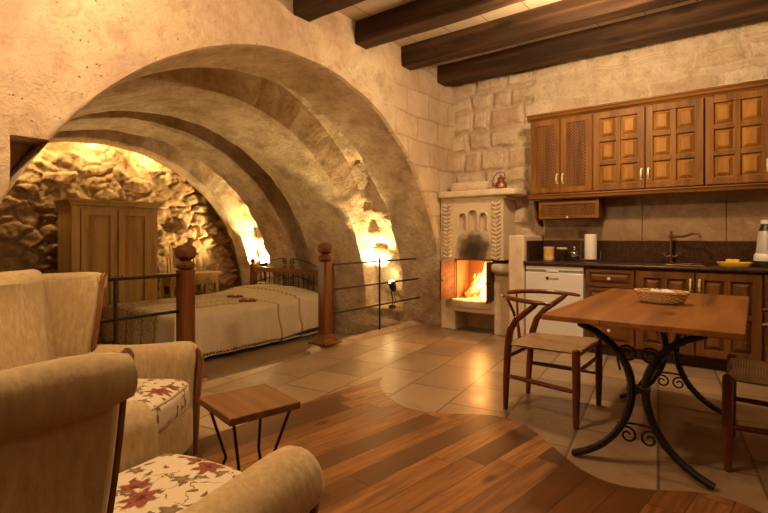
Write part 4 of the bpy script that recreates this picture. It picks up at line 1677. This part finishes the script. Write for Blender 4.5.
# ------------------------------------------------------------------ wishbone chairs (local: facing +x)
def wishbone(label, loc, rotz):
    c = thing('wishbone_chair', label, 'chair', loc, rotz, 'wishbone dining chairs')
    for sy in (-1, 1):
        bm = bm_new()
        tube(bm, [(0.235, sy * 0.262, 0.0), (0.237, sy * 0.262, 0.22), (0.235, sy * 0.26, 0.42), (0.235, sy * 0.26, 0.462), (0.235, sy * 0.26, 0.468)], [0.017, 0.0235, 0.0245, 0.023, 0.014], 12)
        build('leg', bm, M['mahogany'], c, smooth=True)
        # rear leg sweeps up and forward into the arm bow
        bm = bm_new()
        P = [(-0.235, 0.20, 0.0), (-0.228, 0.205, 0.2), (-0.215, 0.212, 0.38), (-0.205, 0.218, 0.46), (-0.185, 0.235, 0.54), (-0.135, 0.258, 0.61), (-0.065, 0.278, 0.665), (-0.01, 0.287, 0.71), (0.012, 0.289, 0.732)]
        tube(bm, [(x, sy * y, z) for x, y, z in P], [0.016, 0.022, 0.024, 0.024, 0.023, 0.021, 0.019, 0.017, 0.014], 12)
        build('leg', bm, M['mahogany'], c, smooth=True)
    # steam-bent bow
    bm = bm_new()
    pts, rr = [], []
    for k in range(33):
        a = math.radians(78 + 204 * k / 32)
        x = 0.0 + 0.30 * math.cos(a)
        y = 0.305 * math.sin(a)
        if k == 0 or k == 32:
            pass
        zz = 0.735 + 0.012 * (-(x) / 0.3) if x < 0 else 0.735 - 0.01 * x / 0.3
        pts.append((x - 0.0, y, zz))
        rr.append(0.0195 - 0.004 * (abs(k - 16) / 16) ** 4)
    s0, s1 = pts[0], pts[-1]
    pts = [(0.10, s0[1] - 0.01, 0.728)] + pts + [(0.10, s1[1] + 0.01, 0.728)]
    rr = [0.012] + rr + [0.012]
    tube(bm, pts, rr, 12, flat=(1.15, 0.8))
    build('arm_bow', bm, M['mahogany'], c, smooth=True)
    # Y splat
    bm = bm_new()
    tube(bm, [(-0.218, 0, 0.42), (-0.225, 0, 0.50), (-0.238, 0, 0.56)], [0.024, 0.022, 0.02], 8, flat=(1.1, 0.35), up=(1, 0, 0))
    for sy in (-1, 1):
        tube(bm, [(-0.232, sy * 0.008, 0.535), (-0.248, sy * 0.035, 0.62), (-0.268, sy * 0.075, 0.70), (-0.282, sy * 0.098, 0.74)], [0.018, 0.016, 0.015, 0.014], 8, flat=(1.0, 0.4), up=(1, 0, 0))
    build('splat', bm, M['mahogany'], c, smooth=True)
    # woven seat
    bm = bm_new()

    def top(u, v, z0, sgn):
        x = -0.225 + 0.47 * u
        w = 0.225 + 0.04 * u
        y = (v * 2 - 1) * w
        e = max(0.0, 1 - (2 * abs(u - 0.5)) ** 6) * max(0.0, 1 - (2 * abs(v - 0.5)) ** 6)
        sag = -0.016 * math.sin(PI * v) * math.sin(PI * u) + 0.012 * (2 * v - 1) ** 2 * u
        return (x, y, z0 + sag + sgn * 0.017 * e ** 0.5)
    A = grid(bm, lambda u, v: top(u, v, 0.437, 1), 20, 20)
    B = grid(bm, lambda u, v: top(u, v, 0.437, -1), 20, 20)
    build('seat', bm, M['cord'], c, smooth=True)
    for nm, p0, p1, r in (('rail', (0.235, -0.26, 0.43), (0.235, 0.26, 0.43), 0.013), ('rail', (-0.21, -0.21, 0.43), (-0.21, 0.21, 0.43), 0.013),
                          ('stretcher', (-0.222, -0.207, 0.30), (0.236, -0.262, 0.235), 0.0125), ('stretcher', (-0.222, 0.207, 0.30), (0.236, 0.262, 0.235), 0.0125),
                          ('stretcher', (0.236, -0.262, 0.33), (0.236, 0.262, 0.33), 0.011), ('stretcher', (-0.218, -0.21, 0.35), (-0.218, 0.21, 0.35), 0.011)):
        if nm == 'stretcher' and p0[0] != p1[0]:
            p0 = (p0[0], p0[1], 0.225)
            p1 = (p1[0], p1[1], 0.215)
        bm = bm_new()
        a, b = Vector(p0), Vector(p1)
        tube(bm, [a, a.lerp(b, .25), a.lerp(b, .5), a.lerp(b, .75), b], [r, r * 1.2, r * 1.25, r * 1.2, r], 10)
        build(nm, bm, M['mahogany'], c, smooth=True)
    return c


wishbone('red-brown wishbone chair with woven cord seat at the left side of the table', (-1.085, 3.245, 0.004), 0)
wishbone('red-brown woven-seat wishbone chair cut off by the right edge of the photo', (0.125, 3.165, 0.004), PI)


# ------------------------------------------------------------------ armchairs (local: x to its right, facing +y)
def armchair(label, loc, rotz):
    c = thing('wing_armchair', label, 'armchair', loc, rotz, 'beige wing armchairs')
    V = M['velvet']
    bm = bm_new()
    rbox(bm, (0, 0.47, 0.205), (0.53, 0.86, 0.21), 0.03, 3)
    build('base', bm, V, c, smooth=True)
    for sx in (-1, 1):
        for yy in (0.07, 0.82):
            bm = bm_new()
            tube(bm, [(sx * 0.30, yy, 0.0), (sx * 0.30, yy, 0.12)], [0.018, 0.028], 10)
            build('leg', bm, M['trimwood'], c, smooth=True)
    # seat cushion with a bowed front
    bm = bm_new()
    rbox(bm, (0, 0.0, 0), (0.50, 0.74, 0.15), 0.055, 7, 0.02)
    for v in bm.verts:
        k = max(0, v.co.y / 0.37)
        v.co.y += 0.03 * k * (1 - (v.co.x / 0.25) ** 2)
        v.co.y += 0.52
        v.co.z += 0.375 - 0.02 * (1 - v.co.y)
    cu = build('seat_cushion', bm, M['floral'], c, smooth=True)
    bm = bm_new()
    for zc in (0.052, -0.052):
        loop = []
        for k in range(72):
            a = 2 * PI * k / 72
            ca, sa = math.cos(a), math.sin(a)
            x = 0.243 * math.copysign(abs(ca) ** 0.22, ca)
            y = 0.36 * math.copysign(abs(sa) ** 0.22, sa)
            k2 = max(0, y / 0.37)
            y += 0.03 * k2 * (1 - (x / 0.25) ** 2) + 0.52
            loop.append((x, y, 0.375 + zc - 0.02 * (1 - y)))
        tube(bm, loop + [loop[0]], 0.006, 6, cap=False)
    build('piping', bm, V, cu, smooth=True)
    for sx in (-1, 1):
        # rolled arm: closed section in x-z, lofted along y
        sec = []
        cx, cz, R = 0.345, 0.50, 0.083
        sec.append((0.262, 0.10))
        sec.append((0.262, 0.30))
        sec.append((0.263, 0.47))
        for k in range(15):
            a = math.radians(172 - 232 * k / 14)
            sec.append((cx + R * math.cos(a), cz + R * math.sin(a)))
        sec.append((0.372, 0.405))
        sec.append((0.368, 0.30))
        sec.append((0.362, 0.10))
        rings = []
        prof_y = [(0.05, 0.9), (0.07, 0.98), (0.2, 1.0), (0.35, 0.98), (0.5, 0.97), (0.65, 0.99), (0.78, 1.03), (0.83, 1.02), (0.853, 0.96), (0.862, 0.84)]
        for y, sc in prof_y:
            mx, mz = 0.325, 0.40
            rise = 0.012 * smooth01(0.5, 0.8, y)
            rings.append([(sx * (mx + (x - mx) * sc), y, (mz + (z - mz) * sc if z > 0.2 else z) + (rise if z > 0.3 else 0)) for x, z in sec])
        bm = bm_new()
        loft(bm, rings)
        arm = build('arm', bm, V, c, smooth=True, angle=70)
        # wooden trim on the arm front
        bm = bm_new()
        tr = [(0.335, 0.868, 0.02), (0.337, 0.872, 0.18), (0.345, 0.876, 0.34), (0.36, 0.878, 0.43), (0.375, 0.878, 0.49), (0.375, 0.870, 0.535), (0.36, 0.862, 0.562)]
        tube(bm, [(sx * x, y, z) for x, y, z in tr], [0.015, 0.018, 0.02, 0.021, 0.022, 0.018, 0.011], 8, flat=(1.1, 0.75), up=(0, 1, 0))
        build('arm_trim', bm, M['trimwood'], arm, smooth=True)
    # back rest: section in y-z, lofted along x
    bm = bm_new()
    sec = [(0.20, 0.30), (0.165, 0.55), (0.12, 0.78), (0.09, 0.90)]
    for k in range(9):
        a = math.radians(10 + 200 * k / 8)
        sec.append((0.03 + 0.065 * math.cos(a), 0.91 + 0.065 * math.sin(a)))
    sec += [(-0.02, 0.84), (0.0, 0.60), (0.05, 0.12), (0.18, 0.12)]
    rings = []
    for x, bul in ((-0.30, 0.0), (-0.27, 0.01), (-0.15, 0.028), (0, 0.032), (0.15, 0.028), (0.27, 0.01), (0.30, 0.0)):
        rings.append([(x, y + (bul if y > 0.08 and 0.25 < z < 0.93 else 0), z) for y, z in sec])
    loft(bm, rings)
    build('backrest', bm, V, c, smooth=True, angle=60)
    for sx in (-1, 1):
        # wing: inner padding, flaring outwards with a roll along its top
        def wing(u, v, side):
            # u: back to front, v: bottom to top
            yb = 0.12 - 0.12 * v
            yf = 0.335 + 0.02 * math.sin(PI * v * 0.9)
            y = yb + (yf - yb) * u
            z = 0.52 + 0.405 * v + 0.01 * u * v
            flare = 0.27 + 0.075 * v ** 2 * (0.4 + 0.6 * u)
            th = 0.085 - 0.02 * u
            x = flare + (th if side else 0)
            return (sx * x, y, z)
        bm = bm_new()
        n, m = 8, 10
        rings = []
        for j in range(m + 1):
            v = j / m
            ins = [Vector(wing(i / n, v, 0)) for i in range(n + 1)]
            outs = [Vector(wing(i / n, v, 1)) for i in range(n, -1, -1)]
            rings.append(ins + outs)
        loft(bm, rings)
        wg = build('wing', bm, V, c, smooth=True, bevel=0.022, seg=4)
        # roll on the wing top
        bm = bm_new()
        pts = [(sx * (0.34 + 0.05 * k / 8), -0.03 + 0.38 * k / 8, 0.90 + 0.008 * k / 8) for k in range(9)]
        tube(bm, pts, [0.040, 0.044, 0.046, 0.047, 0.048, 0.049, 0.050, 0.048, 0.038], 16)
        build('wing_roll', bm, V, wg, smooth=True)
        bm = bm_new()
        tr = []
        for k in range(9):
            v = k / 8
            x, y, z = wing(1, v, 1)
            tr.append((x - sx * 0.035, y + 0.01, z - 0.005))
        tr.append((tr[-1][0] + sx * 0.016, tr[-1][1] + 0.002, tr[-1][2] + 0.014))
        tube(bm, tr, [0.013] + [0.015] * 7 + [0.017, 0.012], 8, flat=(1.1, 0.7), up=(0, 1, 0))
        build('wing_trim', bm, M['trimwood'], wg, smooth=True)
    return c


# near chair faces away from the camera, the other faces the near chair's table
def face_angle(vx, vy):
    return math.atan2(vy, vx) - PI / 2


armchair('beige wing armchair with floral seat, nearest to the camera, in the bottom left corner', (-1.195, -0.005, 0.005), face_angle(-0.12, 0.993))
armchair('beige wing armchair with floral seat in front of the bed railing, farther from the camera', (-2.808, 0.617, 0.005), face_angle(0.82, 0.57))

# ------------------------------------------------------------------ small side table
st_ = thing('side_table', 'small square wooden side table on bent black iron legs beside the armchairs', 'side table', (-1.718, 1.293, 0.005), math.radians(-12))
bm = bm_new()
box(bm, -0.165, 0.165, -0.155, 0.155, 0.417, 0.448)
build('tabletop', bm, M['stooltop'], st_, bevel=0.004)
for sx in (-1, 1):
    for sy in (-1, 1):
        bm = bm_new()
        tube(bm, [(sx * 0.13, sy * 0.125, 0.417), (sx * 0.065, sy * 0.075, 0.2), (sx * 0.125, sy * 0.13, 0.0)], 0.0065, 8)
        build('leg', bm, M['iron'], st_, smooth=True)

# ------------------------------------------------------------------ posts and railings
def newel(label, x, y, z=0.0):
    p = thing('newel_post', label, 'post', (x, y, z), 0, 'stained wooden posts with ball finials')
    bm = bm_new()
    a, b = 0.11, 0.055
    rings = []
    for h, w in ((0.0, 0.125), (0.02, 0.125), (0.035, 0.11), (0.055, 0.085), (0.085, 0.065), (0.10, 0.06)):
        rings.append([(-w, -w, h), (w, -w, h), (w, w, h), (-w, w, h)])
    loft(bm, rings)
    build('foot', bm, M['post'], p, bevel=0.006)
    bm = bm_new()
    w, ch = 0.055, 0.012
    sec = [(-w + ch, -w), (w - ch, -w), (w, -w + ch), (w, w - ch), (w - ch, w), (-w + ch, w), (-w, w - ch), (-w, -w + ch)]
    prism(bm, sec, 0.10, 0.875, 'z')
    build('shaft', bm, M['post'], p)
    bm = bm_new()
    lathe(bm, [(0.03, 0.875), (0.05, 0.882), (0.062, 0.90), (0.064, 0.92), (0.05, 0.938), (0.034, 0.95), (0.034, 0.956), (0.052, 0.968), (0.066, 0.985), (0.07, 1.01), (0.066, 1.045), (0.052, 1.07), (0.03, 1.082), (0, 1.085)], seg=12, sx=1.15, sy=1.15)
    build('finial', bm, M['post'], p, smooth=True, angle=25)
    p.location.z += 0.045
    p.scale = (1, 1, 0.96)
    return p


newel('red-stained wooden post with ball finial standing at the kerb in front of the bed head', -3.53, 3.60)
newel('red-stained wooden post with ball finial standing beside the far armchair, mirror behind', -3.53, 2.06)
r = thing('iron_railing', 'black iron three-bar railing with one upright between post and stone arch', 'railing', (-3.53, 4.5, 0))
for z in (0.85, 0.585, 0.335):
    bm = bm_new()
    tube(bm, [(0, -0.844, z), (0.0, 0.88, z + 0.004)], 0.0105, 8)
    build('bar', bm, M['iron'], r, smooth=True)
bm = bm_new()
tube(bm, [(0.012, 0.0, 0.05), (0.012, 0.0, 0.90)], 0.0115, 8)
build('upright', bm, M['iron'], r, smooth=True)
r = thing('iron_railing', 'black iron two-bar railing behind the far armchair, in front of the wardrobe', 'railing', (-3.53, 1.5, 0))
for z in (0.85, 0.57):
    bm = bm_new()
    tube(bm, [(0, -0.95, z), (0.0, 0.504, z)], 0.012, 8)
    build('bar', bm, M['iron'], r, smooth=True)
bm = bm_new()
tube(bm, [(0.012, 0.03, 0.05), (0.012, 0.03, 0.86)], 0.0115, 8)
build('upright', bm, M['iron'], r, smooth=True)

# ------------------------------------------------------------------ bed
FL = -0.30
bd = thing('double_bed', 'double bed with iron scroll headboard and wooden posts in the vaulted alcove', 'bed', (0, 0, 0))
BX0, BX1, BY0, BY1 = -6.78, -5.02, 2.80, 5.13
for x in (BX0 - 0.02, BX1 + 0.04):
    bm = bm_new()
    w = 0.036
    box(bm, x - w, x + w, 5.16, 5.16 + 2 * w, FL, 0.66)
    lathe(bm, [(0.03, 0.66), (0.04, 0.67), (0.03, 0.685), (0.02, 0.69), (0.038, 0.71), (0.042, 0.735), (0.03, 0.76), (0, 0.768)], (x, 5.16 + w, 0), 12)
    build('headboard_post', bm, M['post'], bd)
bm = bm_new()
box(bm, BX0, BX1, 5.17, 5.22, 0.555, 0.635)
build('head_rail', bm, M['bedwood'], bd, bevel=0.006)
bm = bm_new()
for k in range(15):
    x = BX0 + 0.08 + (BX1 - BX0 - 0.16) * k / 14
    tube(bm, [(x, 5.195, 0.05), (x, 5.195, 0.56)], 0.0065, 6)
tube(bm, [(BX0, 5.195, 0.06), (BX1, 5.195, 0.06)], 0.01, 6)
build('head_bars', bm, M['iron'], bd)
xm = (BX0 + BX1) / 2
for (z0, sc) in ((0.69, 1.0), (0.42, 1.0)):
    bm = bm_new()
    for s in (-1, 1):
        for q in (1, -1):
            sp = spiral(s * 0.075, 0.035 * 0 + q * 0.055, 0.008, 0.055, -PI / 2 * q if s > 0 else PI + PI / 2 * q, 1.4 * q * s, 26)
            tube(bm, [(xm + a * sc, 5.19, z0 + b * sc) for a, b in sp], 0.008, 6)
        tube(bm, [(xm + s * 0.07, 5.19, z0 + 0.10), (xm + s * 0.2, 5.19, z0 + 0.10), (xm + s * 0.45, 5.19, z0 + 0.055), (xm + s * 0.75, 5.19, z0 - 0.03), (xm + s * 0.86, 5.19, z0 - 0.055)], 0.008, 6)
    build('scroll', bm, M['iron'], bd, smooth=True)
bm = bm_new()
box(bm, BX0 + 0.03, BX1 - 0.03, BY0 + 0.05, 5.15, -0.10, -0.02)
for x in (BX0 + 0.1, BX1 - 0.1):
    box(bm, x - 0.04, x + 0.04, BY0 + 0.08, BY0 + 0.16, FL, -0.08)
build('bed_frame', bm, M['bedwood'], bd)
bm = bm_new()
rbox(bm, ((BX0 + BX1) / 2, (BY0 + BY1) / 2 + 0.02, 0.11), (BX1 - BX0 - 0.05, BY1 - BY0 - 0.05, 0.26), 0.06, 4)
build('mattress', bm, M['paper'], bd, smooth=True)
# coverlet: one sheet over top, near side, far side and foot
bm = bm_new()
NXq, NYq = 96, 110
HEM = -0.205
ra = 0.07


def over(d, side_drop):
    """arc-length d from the edge line outwards -> (out, down)"""
    if d <= 0:
        return (d, 0.0)
    arc = ra * PI / 2
    if d < arc:
        a = d / ra
        return (ra * math.sin(a), ra * (1 - math.cos(a)))
    return (ra, ra + (d - arc))


def quilt(u, v):
    drop = 0.50
    W = BX1 - BX0 - 2 * ra
    L = BY1 - BY0 - ra
    xx = -drop + (W + 2 * drop) * u
    yy = -drop + (L + drop) * v
    ox, dx = (over(-xx, drop) if xx < 0 else over(xx - W, drop)) if (xx < 0 or xx > W) else (0, 0)
    oy, dy = over(-yy, drop) if yy < 0 else (0, 0)
    X = BX0 + ra + (xx if 0 <= xx <= W else (-ox if xx < 0 else W + ox))
    Y = BY0 + ra + (yy if yy >= 0 else -oy)
    top = 0.255 + 0.03 * math.sin(PI * min(1, max(0, xx / W)))
    # pillows under the cover at the head
    top += 0.115 * smooth01(4.35, 4.75, Y) * (0.35 + 0.65 * math.sin(PI * min(1, max(0, xx / W))) ** 0.5) * (1 - 0.35 * smooth01(4.95, 5.12, Y))
    top += 0.012 * fbm(X * 3, Y * 3, 4)
    down = max(dx, dy)
    Z = top - down
    # folds in the hanging sides
    if down > 0.06:
        k = min(1, (down - 0.06) / 0.3)
        f = 0.022 * k * math.sin((Y * 15 if dx >= dy else X * 15) + 1.5 * fbm(X, Y, 1))
        if dx >= dy:
            X += f + 0.03 * k if xx > W else -f - 0.03 * k
        else:
            Y -= f + 0.03 * k
    if Z < HEM:
        Z = HEM + 0.01 * math.sin(X * 60 + Y * 60)
    return (X, Y, Z)


grid(bm, quilt, NXq, NYq)
q_ = build('coverlet', bm, M['quilt'], bd, smooth=True, angle=0)
sm = q_.modifiers.new('thickness', 'SOLIDIFY')
sm.thickness = 0.012
# scalloped fringe along the near hem
bm = bm_new()
y = BY0 + 0.05
while y < BY1 - 0.02:
    pts = [(BX1 + 0.03 + 0.012 * math.sin(y * 15), y + 0.022 * math.cos(PI * k / 6) * -1 + 0.022, HEM - 0.028 * math.sin(PI * k / 6)) for k in range(7)]
    tube(bm, pts, 0.006, 5)
    y += 0.044
f_ = build('fringe', bm, M['quilt'], q_, smooth=True)
# embroidered flowers on the coverlet
for (fx, fy) in ((-5.85, 4.16), (-5.42, 4.05)):
    bm = bm_new()
    for k in range(7):
        a = k * 0.9
        c0 = (fx + 0.11 * math.cos(a) * (0.4 + 0.6 * (k % 2)), fy + 0.08 * math.sin(a) * (0.5 + 0.5 * (k % 3) / 2))
        ring = [(c0[0] + 0.045 * math.cos(b * PI / 5), c0[1] + 0.03 * math.sin(b * PI / 5)) for b in range(10)]
        zt = 0.255 + 0.03 * math.sin(PI * (c0[0] - BX0 - ra) / (BX1 - BX0 - 2 * ra)) + 0.022
        loft(bm, [[(x, y_, zt - 0.02) for x, y_ in ring], [(x, y_, zt) for x, y_ in ring]])
    build('embroidered_flower', bm, M['embroidery'], q_, smooth=True)

# ------------------------------------------------------------------ wardrobe
wd = thing('wardrobe', 'tall two-door yellow pine wardrobe against the rubble wall', 'wardrobe', (-6.94, 3.04, FL), PI / 2)
# local: x along the front (to the right as seen), y into the wall => rotate so that local +x is world +y, local -y is world +x
HW, DP, HT = 0.555, 0.46, 1.93
bm = bm_new()
box(bm, -HW, HW, 0.0, DP, 0.06, HT - 0.04)
build('body', bm, M['wardrobe'], wd, bevel=0.004)
bm = bm_new()
rings = []
for z, e in ((HT - 0.09, 0.0), (HT - 0.075, 0.02), (HT - 0.05, 0.025), (HT - 0.025, 0.05), (HT - 0.015, 0.055), (HT, 0.055)):
    rings.append([(-HW - e, -e, z), (HW + e, -e, z), (HW + e, DP, z), (-HW - e, DP, z)])
loft(bm, rings)
build('cornice', bm, M['wardrobe'], wd)
bm = bm_new()
box(bm, -HW - 0.02, HW + 0.02, -0.02, DP, 0.0, 0.12)
build('plinth', bm, M['wardrobe'], wd, bevel=0.006)
for s in (-1, 1):
    x0, x1 = (-0.455, -0.006) if s < 0 else (0.006, 0.455)
    bm = bm_new()
    cells = frame_door(bm, x0, x1, 0.16, HT - 0.12, 0.0, 0.085, 1, 1, 0.034)
    dr = build('door', bm, M['wardrobe'], wd, bevel=0.006)
    a, b, c, d = cells[0]
    bm = bm_new()
    frustum(bm, a + 0.02, b - 0.02, c + 0.02, d - 0.02, 0.0, -0.02, 0.045)
    build('panel', bm, M['wardrobe'], dr)
    bm = bm_new()
    lathe(bm, [(0, 0), (0.008, 0), (0.008, 0.012), (0.014, 0.02), (0, 0.028)], seg=12)
    for v in bm.verts:
        v.co = Vector((v.co.x + s * 0.045, -0.034 - v.co.z, v.co.y + 0.9))
    build('knob', bm, M['trimwood'], dr, smooth=True)
for s in (-1, 1):
    bm = bm_new()
    box(bm, s * 0.51 - 0.05, s * 0.51 + 0.05, -0.018, 0.0, 0.12, HT - 0.09)
    build('stile', bm, M['wardrobe'], wd, bevel=0.004)

# ------------------------------------------------------------------ vanity with mirror
vt = thing('dressing_table', 'small pine dressing table with drawer and an upright framed mirror on top', 'dressing table', (-7.12, 4.33, FL), PI / 2)
W = M['wardrobe']
bm = bm_new()
box(bm, -0.45, 0.45, -0.02, 0.38, 0.83, 0.86)
build('table_top', bm, W, vt, bevel=0.005)
bm = bm_new()
box(bm, -0.41, 0.41, 0.01, 0.35, 0.67, 0.83)
build('apron', bm, W, vt)
for s in (-1, 1):
    bm = bm_new()
    box(bm, s * 0.205 - 0.18, s * 0.205 + 0.18, -0.006, 0.01, 0.69, 0.81)
    dr = build('drawer', bm, W, vt, bevel=0.004)
    bm = bm_new()
    tube(bm, [(s * 0.205, -0.006, 0.75), (s * 0.205, -0.028, 0.75)], 0.011, 10)
    build('knob', bm, M['trimwood'], dr, smooth=True)
    for yy in (0.03, 0.33):
        bm = bm_new()
        prism(bm, [(s * 0.39 - 0.024, yy - 0.024), (s * 0.39 + 0.024, yy - 0.024), (s * 0.39 + 0.024, yy + 0.024), (s * 0.39 - 0.024, yy + 0.024)], 0.0, 0.67, 'z')
        build('leg', bm, W, vt)
bm = bm_new()
box(bm, -0.38, 0.38, 0.17, 0.2, 0.18, 0.22)
build('stretcher', bm, W, vt)
bm = bm_new()
XM = -0.12
for s in (-1, 1):
    box(bm, XM + s * 0.175 - 0.02, XM + s * 0.175 + 0.02, 0.19, 0.215, 0.90, 1.30)
    box(bm, XM + s * 0.225 - 0.017, XM + s * 0.225 + 0.017, 0.19, 0.22, 0.86, 1.16)
for z in (0.90, 1.26):
    box(bm, XM - 0.155, XM + 0.155, 0.19, 0.215, z, z + 0.04)
for v in bm.verts:
    v.co.y += max(0, v.co.z - 0.9) * 0.1
mf = build('mirror_frame', bm, W, vt, bevel=0.004)
bm = bm_new()
box(bm, XM - 0.156, XM + 0.156, 0.20, 0.208, 0.939, 1.262)
for v in bm.verts:
    v.co.y += (v.co.z - 0.9) * 0.1
build('mirror_glass', bm, M['mirror'], mf)

# ------------------------------------------------------------------ spot lamps in the niches
def spot_lamp(label, loc, aim, s=1.0):
    t = thing('spot_lamp', label, 'lamp', loc)
    bm = bm_new()
    lathe(bm, [(0, 0), (0.055, 0), (0.055, 0.012), (0.02, 0.02), (0, 0.02)], seg=18)
    build('base', bm, M['black'], t, smooth=True)
    bm = bm_new()
    tube(bm, [(0, 0, 0.015), (0.012, 0, 0.10), (-0.012, 0, 0.18), (0.0, 0, 0.27)], 0.010, 8)
    tube(bm, [(0.03, 0, 0.02), (0.05, 0.01, 0.10), (0.02, 0.02, 0.16), (0.04, 0, 0.22), (0.0, 0, 0.29)], 0.005, 8)
    build('stem', bm, M['black'], t, smooth=True)
    d = Vector(aim).normalized()
    p = Vector((0, 0, 0.30))
    pts = [p - d * 0.09, p - d * 0.075, p - d * 0.02, p + d * 0.05]
    bm = bm_new()
    tube(bm, pts, [0.025, 0.042, 0.05, 0.058], 18, cap=True)
    hd = build('head', bm, M['black'], t, smooth=True)
    bm = bm_new()
    q = Vector(d.orthogonal()).normalized()
    q2 = d.cross(q)
    rings = []
    for r_, h in ((0.001, 0.062), (0.03, 0.060), (0.046, 0.054), (0.048, 0.045)):
        rings.append([p + d * h + (q * math.cos(a * PI / 10) + q2 * math.sin(a * PI / 10)) * r_ for a in range(20)])
    loft(bm, rings)
    build('bulb', bm, M['bulb'], hd, smooth=True)
    return t


spot_lamp('black spot lamp lit on the ledge of the wall niche behind the three-bar railing', (-4.06, 5.48, 0.16), (-0.1, -0.35, 0.9))
spot_lamp('black spot lamp lit behind the iron headboard', (-6.78, 5.42, 0.36), (0.2, -0.45, 0.8))
bm = bm_new()
box(bm, -6.9, -6.66, 5.32, 5.53, FL, 0.36)
tag(build('bedside_block', bm, M['limestone'], bevel=0.015), 'pale stone block behind the headboard carrying the spot lamp', 'plinth')
